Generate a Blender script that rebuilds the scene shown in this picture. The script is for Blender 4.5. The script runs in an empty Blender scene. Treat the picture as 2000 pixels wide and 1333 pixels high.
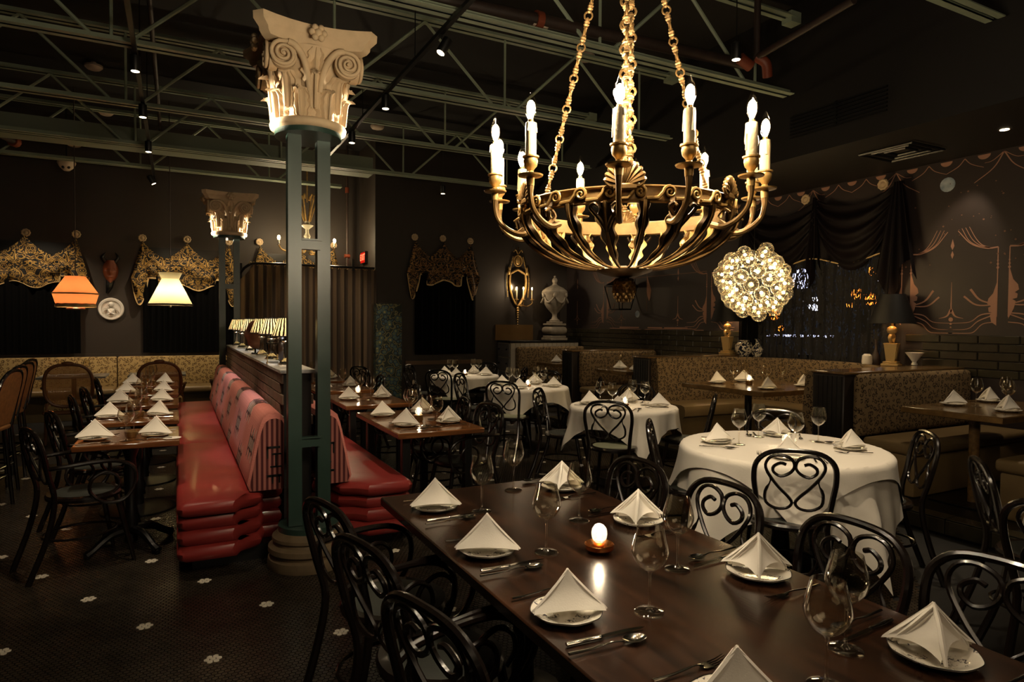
import bpy, bmesh, math, random
from mathutils import Vector, Matrix
random.seed(7)
PI = math.pi
SC = bpy.context.scene
COL = SC.collection
# ---------------------------------------------------------------- camera
FPX, CX, CY, H = 1267.0, 1000.0, 666.5, 1.52
_X = Vector((3450 - CX, 650 - CY, FPX)).normalized()
_Y = Vector((345 - CX, 628 - CY, FPX)); _Y = (_Y - _X * _X.dot(_Y)).normalized()
_Z = -_X.cross(_Y)
if _Z[1] > 0: _Z = -_Z
right = Vector((_X[0], _Y[0], _Z[0])); down = Vector((_X[1], _Y[1], _Z[1])); fwd = Vector((_X[2], _Y[2], _Z[2]))
cam = bpy.data.objects.new('camera', bpy.data.cameras.new('camera')); COL.objects.link(cam)
m = Matrix.Identity(4)
for i in range(3):
    m[i][0] = right[i]; m[i][1] = -down[i]; m[i][2] = -fwd[i]
m[2][3] = H
cam.matrix_world = m
cam.data.sensor_width = 36; cam.data.lens = FPX / 2000 * 36; cam.data.clip_start = .02; cam.data.clip_end = 60
SC.camera = cam
def ray(x, y): return right * (x - CX) + down * (y - CY) + fwd * FPX
def PZ(x, y, z):
    r = ray(x, y); t = (z - H) / r.z; return Vector((r.x * t, r.y * t, z))
def PX(x, y, X):
    r = ray(x, y); t = X / r.x; return Vector((X, r.y * t, H + r.z * t))
def PY(x, y, Y):
    r = ray(x, y); t = Y / r.y; return Vector((r.x * t, Y, H + r.z * t))
# ---------------------------------------------------------------- world, exposure, lights
w = bpy.data.worlds.new('world'); SC.world = w; w.use_nodes = True
w.node_tree.nodes['Background'].inputs[0].default_value = (.6, .7, 1, 1)
w.node_tree.nodes['Background'].inputs[1].default_value = .008
SC.view_settings.view_transform = 'Standard'; SC.view_settings.look = 'None'
SC.view_settings.exposure = 1.6; SC.view_settings.gamma = 1.0; SC.view_settings.use_curve_mapping = False
SC.cycles.caustics_refractive = False; SC.cycles.caustics_reflective = False
SC.cycles.transparent_max_bounces = 24; SC.cycles.max_bounces = 8; SC.cycles.sample_clamp_indirect = 3.0
CHW = 8.5
WARM = (1.0, .76, .50); WARM2 = (1.0, .79, .54)
def spot(p, to, W, deg, blend=.6, col=WARM2, r=.03):
    l = bpy.data.lights.new('spot_light', 'SPOT'); l.energy = W; l.color = col; l.spot_size = math.radians(deg); l.spot_blend = blend; l.shadow_soft_size = r
    o = bpy.data.objects.new('spot_light', l); COL.objects.link(o); o.location = p
    o.rotation_euler = (Vector(to) - Vector(p)).to_track_quat('-Z', 'Y').to_euler(); return o
def area(p, to, W, sx, sy, col=WARM):
    l = bpy.data.lights.new('area_light', 'AREA'); l.energy = W; l.color = col; l.shape = 'RECTANGLE'; l.size = sx; l.size_y = sy
    o = bpy.data.objects.new('area_light', l); COL.objects.link(o); o.location = p
    o.rotation_euler = (Vector(to) - Vector(p)).to_track_quat('-Z', 'Y').to_euler(); return o
def point(p, W, r=.02, col=WARM):
    l = bpy.data.lights.new('point_light', 'POINT'); l.energy = W; l.color = col; l.shadow_soft_size = r
    o = bpy.data.objects.new('point_light', l); COL.objects.link(o); o.location = p; return o
# behind the camera: unseen area light added as frontal fill, no fixture there
area((1.0, -1.6, 3.6), (1.2, 1.5, 1.0), 9, 3.0, 1.2)
# track and recessed spots, wide ones added as general fill: (position, aim, watts, degrees)
for p, t, W_, d_ in [
    ((-.3, 4.2, 3.7), (-.25, 5.0, .75), 42, 44), ((-.3, 6.2, 3.7), (-.28, 6.6, .75), 42, 46), ((-.3, 8.2, 3.7), (-.3, 8.4, .75), 42, 46),
    ((.1, 3.6, 3.75), (.25, 5.6, .46), 46, 44), ((.1, 6.6, 3.7), (.25, 8.0, .46), 40, 44),
    ((1.9, 4.1, 3.7), (1.6, 4.9, .75), 44, 42), ((1.9, 6.0, 3.7), (1.7, 6.6, .75), 38, 42), ((1.9, 7.8, 3.7), (1.7, 8.1, .75), 30, 40),
    ((3.2, 2.3, 3.7), (3.45, 2.85, .75), 80, 44), ((3.5, 4.5, 3.7), (3.8, 5.0, .75), 60, 36), ((3.6, 6.7, 3.7), (3.85, 7.05, .75), 60, 36), ((3.6, 8.7, 3.7), (3.85, 8.95, .75), 55, 36),
    ((-2.0, 11.0, 3.6), (-1.8, 12.3, .8), 46, 70), ((.2, 11.0, 3.6), (0, 12.3, .8), 46, 70),
    ((6.3, 3.0, 3.2), (6.0, 3.0, .8), 22, 70), ((6.2, 5.2, 3.2), (6.0, 5.2, .8), 16, 70), ((6.2, 7.8, 3.2), (6.0, 7.8, .8), 22, 70), ((6.2, 9.6, 3.2), (6.0, 9.6, .8), 18, 70),
    ((6.8, 3.6, 3.22), (7.1, 3.9, 1.7), 10, 60), ((6.6, 9.2, 3.2), (6.9, 10.9, 1.6), 12, 60),
    ((1.0, 1.2, 3.7), (1.2, 1.8, .75), 16, 50),
]: spot(p, t, W_, d_)
spot((.72, 5.0, 3.7), (.71, 5.4, 1.2), 60, 22, .5, (.86, .93, 1)); spot((.72, 7.2, 3.7), (.71, 7.6, 1.2), 60, 26, .5, (.86, .93, 1))  # cool spots added to brighten the marble ledge, without fixtures
spot((2.0, 9.0, 3.7), (2.3, 11.1, 1.1), 40, 50, .8)  # extra spot added to brighten the striped curtain and floral screen
# ---------------------------------------------------------------- material helpers
def lin(c):
    return tuple((v / 255 / 12.92) if v / 255 <= .04045 else ((v / 255 + .055) / 1.055) ** 2.4 for v in c[:3]) + (1,)
def newmat(name):
    m_ = bpy.data.materials.new(name); m_.use_nodes = True
    nt = m_.node_tree; return m_, nt, nt.nodes, nt.links, nt.nodes['Principled BSDF']
def coords(N, L, stretch=None, rot=None):
    tc = N.new('ShaderNodeTexCoord'); mp = N.new('ShaderNodeMapping'); L.new(tc.outputs['Object'], mp.inputs[0])
    if stretch: mp.inputs['Scale'].default_value = stretch
    if rot: mp.inputs['Rotation'].default_value = rot
    return mp
def mat(name, col, rough=.5, metal=0, bump=0, bscale=60, var=0, vscale=4, coat=0, emit=None, es=0, trans=0, stretch=None, sheen=0, col2=None, spec=.5, rvar=0, sub=0):
    m_, nt, N, L, b = newmat(name)
    b.inputs['Base Color'].default_value = lin(col); b.inputs['Roughness'].default_value = rough; b.inputs['Metallic'].default_value = metal
    b.inputs['Coat Weight'].default_value = coat; b.inputs['Coat Roughness'].default_value = .08; b.inputs['Specular IOR Level'].default_value = spec
    b.inputs['Transmission Weight'].default_value = trans; b.inputs['Sheen Weight'].default_value = sheen
    if emit: b.inputs['Emission Color'].default_value = lin(emit); b.inputs['Emission Strength'].default_value = es
    mp = coords(N, L, stretch)
    if var or col2:
        n = N.new('ShaderNodeTexNoise'); n.inputs['Scale'].default_value = vscale; n.inputs['Detail'].default_value = 6; L.new(mp.outputs[0], n.inputs[0])
        r = N.new('ShaderNodeValToRGB'); L.new(n.outputs[0], r.inputs[0]); r.color_ramp.elements[0].position = .3; r.color_ramp.elements[1].position = .7
        c1 = lin(col); c2 = lin(col2) if col2 else tuple(min(1, v * (1 + var)) for v in c1[:3]) + (1,)
        c1b = c1 if col2 else tuple(v * (1 - var) for v in c1[:3]) + (1,)
        r.color_ramp.elements[0].color = c1b; r.color_ramp.elements[1].color = c2; L.new(r.outputs[0], b.inputs['Base Color'])
        if rvar:
            mr = N.new('ShaderNodeMapRange'); L.new(n.outputs[0], mr.inputs[0]); mr.inputs[3].default_value = max(.02, rough - rvar); mr.inputs[4].default_value = rough + rvar; L.new(mr.outputs[0], b.inputs['Roughness'])
    if bump:
        n2 = N.new('ShaderNodeTexNoise'); n2.inputs['Scale'].default_value = bscale; n2.inputs['Detail'].default_value = 4; L.new(mp.outputs[0], n2.inputs[0])
        bp = N.new('ShaderNodeBump'); bp.inputs['Strength'].default_value = bump; bp.inputs['Distance'].default_value = .004; L.new(n2.outputs[0], bp.inputs['Height']); L.new(bp.outputs[0], b.inputs['Normal'])
    return m_
def mathn(N, L, op, a, b=None, c=None):
    n = N.new('ShaderNodeMath'); n.operation = op
    for i, v in enumerate((a, b, c)):
        if v is None: continue
        if isinstance(v, (int, float)): n.inputs[i].default_value = v
        else: L.new(v, n.inputs[i])
    return n.outputs[0]
def mixc(N, L, f, a, b):
    n = N.new('ShaderNodeMix'); n.data_type = 'RGBA'
    if isinstance(f, (int, float)): n.inputs[0].default_value = f
    else: L.new(f, n.inputs[0])
    for s, v in ((6, a), (7, b)):
        if isinstance(v, tuple): n.inputs[s].default_value = v
        else: L.new(v, n.inputs[s])
    return n.outputs[2]
def emis(name, col, s):
    m_ = bpy.data.materials.new(name); m_.use_nodes = True; N = m_.node_tree.nodes; L = m_.node_tree.links; N.clear()
    e = N.new('ShaderNodeEmission'); e.inputs[0].default_value = lin(col); e.inputs[1].default_value = s
    o = N.new('ShaderNodeOutputMaterial'); L.new(e.outputs[0], o.inputs[0]); return m_
def thinglass(name, tint=(250, 248, 242), edge=.9, base=.04, rough=0.0, power=3.0):
    m_ = bpy.data.materials.new(name); m_.use_nodes = True; N = m_.node_tree.nodes; L = m_.node_tree.links; N.clear()
    t = N.new('ShaderNodeBsdfTransparent'); t.inputs[0].default_value = lin(tint)
    g = N.new('ShaderNodeBsdfGlossy'); g.inputs[0].default_value = (1, 1, 1, 1); g.inputs['Roughness'].default_value = rough
    lw = N.new('ShaderNodeLayerWeight'); lw.inputs[0].default_value = .5
    p = mathn(N, L, 'POWER', lw.outputs['Facing'], power); p = mathn(N, L, 'MULTIPLY_ADD', p, edge - base, base)
    mx = N.new('ShaderNodeMixShader'); L.new(p, mx.inputs[0]); L.new(t.outputs[0], mx.inputs[1]); L.new(g.outputs[0], mx.inputs[2])
    o = N.new('ShaderNodeOutputMaterial'); L.new(mx.outputs[0], o.inputs[0]); return m_
def woodmat(name, c1, c2, rough=.25, coat=.4, along='y', sc=1.0):
    m_, nt, N, L, b = newmat(name)
    st = {'y': (9, .8, 9), 'x': (.8, 9, 9), 'z': (9, 9, .8)}[along]
    mp = coords(N, L, tuple(v * sc for v in st))
    n = N.new('ShaderNodeTexNoise'); n.inputs['Scale'].default_value = 2.2; n.inputs['Detail'].default_value = 10; n.inputs['Distortion'].default_value = .9; L.new(mp.outputs[0], n.inputs[0])
    r = N.new('ShaderNodeValToRGB'); r.color_ramp.elements[0].position = .32; r.color_ramp.elements[1].position = .72; r.color_ramp.elements[0].color = lin(c1); r.color_ramp.elements[1].color = lin(c2)
    L.new(n.outputs[0], r.inputs[0]); L.new(r.outputs[0], b.inputs['Base Color'])
    b.inputs['Roughness'].default_value = rough; b.inputs['Coat Weight'].default_value = coat; b.inputs['Coat Roughness'].default_value = .12
    n2 = N.new('ShaderNodeTexNoise'); n2.inputs['Scale'].default_value = 12; n2.inputs['Detail'].default_value = 8; L.new(mp.outputs[0], n2.inputs[0])
    bp = N.new('ShaderNodeBump'); bp.inputs['Strength'].default_value = .12; bp.inputs['Distance'].default_value = .002; L.new(n2.outputs[0], bp.inputs['Height']); L.new(bp.outputs[0], b.inputs['Normal'])
    return m_
def leopard(name, base, spot_, sc=17):
    m_, nt, N, L, b = newmat(name)
    mp = coords(N, L); sx = N.new('ShaderNodeSeparateXYZ'); L.new(mp.outputs[0], sx.inputs[0]); cb = N.new('ShaderNodeCombineXYZ')
    L.new(mathn(N, L, 'SUBTRACT', sx.outputs[0], sx.outputs[1]), cb.inputs[0]); L.new(sx.outputs[2], cb.inputs[1])
    ns = N.new('ShaderNodeTexNoise'); ns.inputs['Scale'].default_value = 18; ns.inputs['Detail'].default_value = 1; L.new(cb.outputs[0], ns.inputs[0])
    mx = N.new('ShaderNodeVectorMath'); mx.operation = 'SCALE'; L.new(ns.outputs['Color'], mx.inputs[0]); mx.inputs['Scale'].default_value = .03
    ad = N.new('ShaderNodeVectorMath'); ad.operation = 'ADD'; L.new(cb.outputs[0], ad.inputs[0]); L.new(mx.outputs[0], ad.inputs[1])
    v = N.new('ShaderNodeTexVoronoi'); v.voronoi_dimensions = '2D'; v.inputs['Scale'].default_value = sc; v.inputs['Randomness'].default_value = .7; L.new(ad.outputs[0], v.inputs[0])
    d = v.outputs['Distance']
    a = mathn(N, L, 'SUBTRACT', d, .31); a = mathn(N, L, 'ABSOLUTE', a); ring = mathn(N, L, 'LESS_THAN', a, .085)
    n2 = N.new('ShaderNodeTexNoise'); n2.inputs['Scale'].default_value = sc * 1.7; n2.inputs['Detail'].default_value = 0; L.new(cb.outputs[0], n2.inputs[0])
    br = mathn(N, L, 'GREATER_THAN', n2.outputs[0], .43); msk = mathn(N, L, 'MULTIPLY', ring, br)
    inner = mathn(N, L, 'LESS_THAN', d, .23)
    c = mixc(N, L, mathn(N, L, 'MULTIPLY', inner, .25), lin(base), lin(spot_)); c = mixc(N, L, mathn(N, L, 'MULTIPLY', msk, .92), c, lin(spot_))
    L.new(c, b.inputs['Base Color']); b.inputs['Roughness'].default_value = .9; b.inputs['Specular IOR Level'].default_value = .2
    return m_
def damask(name, dark, gold):
    m_, nt, N, L, b = newmat(name)
    mp = coords(N, L)
    sx = N.new('ShaderNodeSeparateXYZ'); L.new(mp.outputs[0], sx.inputs[0])
    cb = N.new('ShaderNodeCombineXYZ')
    L.new(mathn(N, L, 'PINGPONG', sx.outputs[0], .33), cb.inputs[0]); L.new(sx.outputs[2], cb.inputs[1])
    n = N.new('ShaderNodeTexNoise'); n.inputs['Scale'].default_value = 8; n.inputs['Detail'].default_value = 1.4; n.inputs['Distortion'].default_value = 1.6; L.new(cb.outputs[0], n.inputs[0])
    f1 = mathn(N, L, 'MULTIPLY', n.outputs[0], 36); f1 = mathn(N, L, 'SINE', f1); f1 = mathn(N, L, 'GREATER_THAN', f1, .34)
    v = N.new('ShaderNodeTexVoronoi'); v.inputs['Scale'].default_value = 6.2; v.inputs['Randomness'].default_value = .35; L.new(cb.outputs[0], v.inputs[0])
    fl = mathn(N, L, 'MULTIPLY', v.outputs['Distance'], 42); fl = mathn(N, L, 'SINE', fl); fl = mathn(N, L, 'GREATER_THAN', fl, .3)
    inn = mathn(N, L, 'LESS_THAN', v.outputs['Distance'], .26)
    f = mathn(N, L, 'ADD', mathn(N, L, 'MULTIPLY', fl, inn), mathn(N, L, 'MULTIPLY', f1, mathn(N, L, 'SUBTRACT', 1, inn)))
    L.new(mixc(N, L, mathn(N, L, 'MULTIPLY', f, .9), lin(dark), lin(gold)), b.inputs['Base Color']); b.inputs['Roughness'].default_value = .8
    return m_
def ikat(name, axis=1, vs=.36, us=.50):
    """pink handwoven cloth with black and white ladder motifs in staggered rows"""
    m_, nt, N, L, b = newmat(name)
    mp = coords(N, L); n = N.new('ShaderNodeTexNoise'); n.inputs['Scale'].default_value = 60; L.new(mp.outputs[0], n.inputs[0])
    sx = N.new('ShaderNodeSeparateXYZ'); L.new(mp.outputs[0], sx.inputs[0])
    Y = sx.outputs[axis]; Z = mathn(N, L, 'ADD', sx.outputs[2], mathn(N, L, 'MULTIPLY', mathn(N, L, 'SUBTRACT', n.outputs[0], .5), .03))
    yy = mathn(N, L, 'DIVIDE', mathn(N, L, 'ADD', Y, .21), us); cell = mathn(N, L, 'FLOOR', yy); u = mathn(N, L, 'SUBTRACT', mathn(N, L, 'FRACT', yy), .5)
    par = mathn(N, L, 'MODULO', cell, 2.0); zz = mathn(N, L, 'ADD', mathn(N, L, 'DIVIDE', Z, vs), mathn(N, L, 'MULTIPLY', par, .5))
    v_ = mathn(N, L, 'SUBTRACT', mathn(N, L, 'FRACT', zz), .5)
    mu = mathn(N, L, 'LESS_THAN', mathn(N, L, 'ABSOLUTE', u), .27)
    hh = mathn(N, L, 'MULTIPLY_ADD', mathn(N, L, 'COSINE', mathn(N, L, 'MULTIPLY', u, 24)), .09, .20); mv = mathn(N, L, 'LESS_THAN', mathn(N, L, 'ABSOLUTE', v_), hh); msk = mathn(N, L, 'MULTIPLY', mu, mv)
    rung = mathn(N, L, 'GREATER_THAN', mathn(N, L, 'SINE', mathn(N, L, 'MULTIPLY', u, 58)), -.25)
    bar = mathn(N, L, 'LESS_THAN', mathn(N, L, 'ABSOLUTE', mathn(N, L, 'SUBTRACT', mathn(N, L, 'ABSOLUTE', v_), .12)), .03); blk = mathn(N, L, 'MAXIMUM', rung, bar)
    c = mixc(N, L, blk, lin((215, 190, 175)), lin((22, 16, 18)))
    st = mathn(N, L, 'SINE', mathn(N, L, 'MULTIPLY', Z, 420)); st = mathn(N, L, 'MULTIPLY_ADD', st, .12, .5)
    base = mixc(N, L, st, lin((190, 106, 96)), lin((216, 140, 128)))
    L.new(mixc(N, L, mathn(N, L, 'MULTIPLY', msk, .9), base, c), b.inputs['Base Color']); b.inputs['Roughness'].default_value = .85
    return m_
def stripes(name, c1, c2, freq, axis=0):
    m_, nt, N, L, b = newmat(name)
    mp = coords(N, L); sx = N.new('ShaderNodeSeparateXYZ'); L.new(mp.outputs[0], sx.inputs[0])
    s = mathn(N, L, 'SINE', mathn(N, L, 'MULTIPLY', sx.outputs[axis], freq)); s = mathn(N, L, 'GREATER_THAN', s, 0)
    L.new(mixc(N, L, s, lin(c1), lin(c2)), b.inputs['Base Color']); b.inputs['Roughness'].default_value = .85; return m_
MT = {}
MT['cloth'] = mat('white_linen', (225, 218, 205), .85, bump=.15, bscale=160, sheen=.1)
MT['napkin'] = mat('white_napkin', (228, 222, 210), .85, bump=.1, bscale=250)
MT['fgwood'] = woodmat('dark_mahogany', (27, 16, 10), (66, 41, 26), .26, .2, 'y')
MT['fgedge'] = mat('table_edge', (40, 20, 12), .3, coat=.3)
MT['owood'] = woodmat('orange_oak', (86, 50, 26), (142, 92, 52), .18, .6, 'x')
MT['bwood'] = woodmat('bronze_wood', (80, 60, 34), (116, 88, 52), .25, .5, 'x')
MT['bent'] = mat('black_bentwood', (17, 11, 8), .25, coat=.35, bump=.05)
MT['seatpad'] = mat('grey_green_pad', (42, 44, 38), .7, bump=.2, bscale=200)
MT['seatlit'] = mat('lit_green_pad', (120, 122, 98), .6)  # paler copy of the pad, lamplight on the seat put into its colour
MT['iron'] = mat('black_iron', (14, 12, 11), .35, metal=.3)
MT['blackpaint'] = mat('black_paint', (10, 9, 8), .4)
MT['steel'] = mat('green_steel', (150, 162, 140), .45, var=.15, vscale=3)
MT['steelpost'] = mat('green_post', (44, 64, 57), .36, var=.1)
MT['rust'] = mat('rusty_pipe', (46, 33, 26), .6, var=.3, vscale=12)
MT['orange'] = mat('orange_coupling', (118, 54, 30), .5)
MT['wall'] = mat('dark_brown_wall', (46, 38, 31), .62, bump=.05, bscale=20, var=.06, vscale=1.2)
MT['wallR'] = mat('plum_brown_wall', (44, 34, 31), .55, var=.08, vscale=1.5)
MT['ceil'] = mat('dark_deck', (16, 12, 10), .8, var=.3, vscale=3)
MT['soffit'] = mat('black_soffit', (24, 20, 17), .6)
MT['fabricblack'] = mat('black_curtain', (5, 5, 5), .9, spec=.1)
MT['leop'] = leopard('leopard_dark', (118, 98, 70), (30, 22, 15), 20)
MT['leopL'] = leopard('leopard_pale', (170, 146, 100), (70, 48, 28), 19)
MT['tan'] = mat('olive_tan_leather', (118, 98, 66), .35, bump=.15, bscale=40, var=.1)
MT['red'] = mat('red_leather', (132, 44, 41), .36, bump=.25, bscale=14, var=.22, vscale=3, coat=.15)
MT['ikat'] = ikat('pink_ikat')
MT['stripe'] = stripes('pink_red_stripes', (78, 26, 28), (160, 98, 88), 2 * PI / .03, 0)
MT['marble'] = mat('grey_marble', (150, 150, 150), .25, col2=(190, 190, 188), vscale=6)
MT['brick'] = mat('brown_brick', (122, 100, 84), .6, bump=.4, bscale=60, var=.12, vscale=9)
MT['brickd'] = mat('glazed_dark_brick', (50, 46, 34), .25, bump=.2, bscale=30, var=.2, vscale=5, coat=.2)
MT['mortar'] = mat('dark_mortar', (26, 22, 19), .9)
MT['plaster'] = mat('carved_plaster', (196, 172, 138), .75, bump=.15, bscale=90, var=.1, vscale=12)
MT['marbleurn'] = mat('stone_urn', (150, 140, 124), .6, bump=.2, bscale=70, var=.15, vscale=14)
MT['gold'] = mat('antique_gold', (186, 150, 90), .38, metal=.55, bump=.25, bscale=90, var=.25, vscale=20)
MT['bronzeshade'] = mat('shaded_bronze', (58, 42, 22), .4, metal=.7, bump=.2, bscale=70, var=.3, vscale=14)  # outer leaf faces: shade below the bulbs put into the bronze colour
MT['giltlit'] = mat('lit_gilded_face', (214, 178, 112), .5, metal=.15)  # inner leaf faces: bulb light put into a paler gilt colour
MT['golddk'] = mat('aged_bronze', (122, 94, 54), .4, metal=.55, bump=.2, bscale=70, var=.3, vscale=14)
MT['brass'] = mat('polished_brass', (214, 176, 110), .2, metal=.85)
MT['palegold'] = mat('pale_gold_leaf', (206, 178, 122), .35, metal=.45)
MT['copper'] = mat('copper', (206, 140, 84), .22, metal=1)
MT['silver'] = mat('cutlery_silver', (200, 195, 186), .12, metal=1)
MT['wax'] = mat('ivory_wax', (196, 178, 140), .5, bump=.3, bscale=120)
MT['bulb'] = emis('lit_filament', (255, 222, 165), 42)
MT['bulbs'] = emis('small_lit_bulb', (255, 216, 150), 26)
MT['flame'] = emis('candle_flame', (255, 226, 184), 22)
MT['spotface'] = emis('spot_lens', (255, 226, 180), 6)
MT['glassb'] = thinglass('clear_bulb_glass', edge=.6, base=.03)
MT['glass'] = thinglass('wine_glass', edge=1.0, base=.025, power=2.4)
m_ = bpy.data.materials.new('amber_globe_glass'); m_.use_nodes = True; N = m_.node_tree.nodes; L = m_.node_tree.links; N.clear()
a_ = N.new('ShaderNodeBsdfTransparent'); a_.inputs[0].default_value = (.97, .94, .88, 1); b_ = N.new('ShaderNodeBsdfTranslucent'); b_.inputs[0].default_value = (1, .86, .6, 1); c_ = N.new('ShaderNodeBsdfGlossy'); c_.inputs['Roughness'].default_value = .04; lw = N.new('ShaderNodeLayerWeight')
x_ = N.new('ShaderNodeMixShader'); y_ = N.new('ShaderNodeMixShader'); y_.inputs[0].default_value = .035; o = N.new('ShaderNodeOutputMaterial')
L.new(mathn(N, L, 'MULTIPLY_ADD', mathn(N, L, 'POWER', lw.outputs['Facing'], 5), .4, .02), x_.inputs[0]); L.new(mathn(N, L, 'MULTIPLY_ADD', mathn(N, L, 'POWER', lw.outputs['Facing'], 3), .5, .03), y_.inputs[0]); L.new(a_.outputs[0], x_.inputs[1]); L.new(b_.outputs[0], x_.inputs[2]); L.new(x_.outputs[0], y_.inputs[1]); L.new(c_.outputs[0], y_.inputs[2]); L.new(y_.outputs[0], o.inputs[0]); MT['globe'] = m_
MT['ribglass'] = None
m_, nt, N, L, b = newmat('solid_glass'); b.inputs['Transmission Weight'].default_value = 1; b.inputs['Roughness'].default_value = 0; b.inputs['IOR'].default_value = 1.5; b.inputs['Base Color'].default_value = (1, 1, 1, 1); MT['gsolid'] = thinglass('stem_glass', edge=1.0, base=.05, power=1.5)
m_ = bpy.data.materials.new('ribbed_glass'); m_.use_nodes = True; N = m_.node_tree.nodes; L = m_.node_tree.links; N.clear()
a_ = N.new('ShaderNodeBsdfTransparent'); b_ = N.new('ShaderNodeBsdfTranslucent'); c_ = N.new('ShaderNodeBsdfGlossy'); c_.inputs['Roughness'].default_value = .05; x_ = N.new('ShaderNodeMixShader'); x_.inputs[0].default_value = .30; y_ = N.new('ShaderNodeMixShader'); y_.inputs[0].default_value = .12; o = N.new('ShaderNodeOutputMaterial')
L.new(a_.outputs[0], x_.inputs[1]); L.new(b_.outputs[0], x_.inputs[2]); L.new(x_.outputs[0], y_.inputs[1]); L.new(c_.outputs[0], y_.inputs[2]); L.new(y_.outputs[0], o.inputs[0]); x_.inputs[0].default_value = .13; MT['ribglass'] = m_
MT['white'] = mat('white_ceramic', (225, 220, 210), .2, coat=.4)
MT['whitepaint'] = mat('off_white_paint', (170, 160, 142), .5)
MT['bluegrey'] = mat('blue_grey_drawers', (120, 116, 118), .5)
MT['detector'] = mat('white_plastic', (190, 172, 150), .6)
MT['wicker'] = mat('cane_honey', (168, 116, 66), .6, var=.2, vscale=30)
MT['brownwood'] = mat('carved_brown_wood', (116, 76, 44), .45, var=.2, vscale=10)
MT['black_shade'] = mat('black_lampshade', (12, 10, 9), .6)
MT['goldpaper'] = mat('gold_lining', (200, 150, 70), .4, metal=.6)
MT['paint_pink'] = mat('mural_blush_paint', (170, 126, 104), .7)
MT['paint_dim'] = mat('mural_darker_paint', (120, 86, 68), .7)  # darker blush, used on the far motifs and the stars
MT['paint_blue'] = mat('mural_blue_paint', (92, 116, 140), .6, col2=(190, 200, 205), vscale=9)
MT['plum'] = mat('plum_satin', (16, 10, 12), .6, spec=.15)
MT['floorbase'] = mat('dark_grout_floor', (12, 10, 8), .6)
MT['hex'] = mat('charcoal_hex_tile', (46, 40, 32), .27, var=.3, vscale=7, bump=.05)
MT['hexw'] = mat('white_hex_tile', (214, 206, 190), .3)
# ---------------------------------------------------------------- more materials
m_, nt, N, L, b = newmat('floral_porcelain')
mp = coords(N, L); n = N.new('ShaderNodeTexNoise'); n.inputs['Scale'].default_value = 95; n.inputs['Detail'].default_value = 5; n.inputs['Distortion'].default_value = 1.2; L.new(mp.outputs[0], n.inputs[0])
v = N.new('ShaderNodeTexVoronoi'); v.inputs['Scale'].default_value = 28; L.new(mp.outputs[0], v.inputs[0])
ms = mathn(N, L, 'MULTIPLY', mathn(N, L, 'GREATER_THAN', n.outputs[0], .56), mathn(N, L, 'LESS_THAN', v.outputs['Distance'], .42))
L.new(mixc(N, L, ms, lin((222, 216, 202)), lin((86, 84, 88))), b.inputs['Base Color']); b.inputs['Roughness'].default_value = .12; b.inputs['Coat Weight'].default_value = .5; MT['plate'] = m_
m_, nt, N, L, b = newmat('blue_white_china')
mp = coords(N, L); n = N.new('ShaderNodeTexNoise'); n.inputs['Scale'].default_value = 22; n.inputs['Detail'].default_value = 3; n.inputs['Distortion'].default_value = 1.5; L.new(mp.outputs[0], n.inputs[0])
L.new(mixc(N, L, mathn(N, L, 'GREATER_THAN', n.outputs[0], .5), lin((196, 188, 170)), lin((30, 36, 52))), b.inputs['Base Color']); b.inputs['Roughness'].default_value = .15; MT['china'] = m_
m_, nt, N, L, b = newmat('chintz_flowers')
mp = coords(N, L); v = N.new('ShaderNodeTexVoronoi'); v.inputs['Scale'].default_value = 12; L.new(mp.outputs[0], v.inputs[0])
n = N.new('ShaderNodeTexNoise'); n.inputs['Scale'].default_value = 6; n.inputs['Detail'].default_value = 5; L.new(mp.outputs[0], n.inputs[0])
r = N.new('ShaderNodeValToRGB'); L.new(mathn(N, L, 'MULTIPLY_ADD', v.outputs['Distance'], .55, mathn(N, L, 'MULTIPLY', n.outputs[0], .6)), r.inputs[0])
r.color_ramp.interpolation = 'CONSTANT'
for i, (p_, c_) in enumerate([(.0, (150, 138, 92)), (.36, (86, 96, 70)), (.47, (60, 84, 96)), (.54, (24, 38, 40)), (.62, (110, 104, 70)), (.68, (30, 40, 34))]):
    e = r.color_ramp.elements[i] if i < 2 else r.color_ramp.elements.new(p_)
    e.position = p_; e.color = lin(c_)
L.new(r.outputs[0], b.inputs['Base Color']); b.inputs['Roughness'].default_value = .7; MT['chintz'] = m_
MT['damask'] = damask('black_gold_damask', (12, 11, 12), (170, 134, 66)); MT['damaskdim'] = damask('black_bronze_damask', (14, 12, 12), (150, 112, 66))
MT['gilt'] = mat('gilt_hem', (214, 184, 128), .6)
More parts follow.
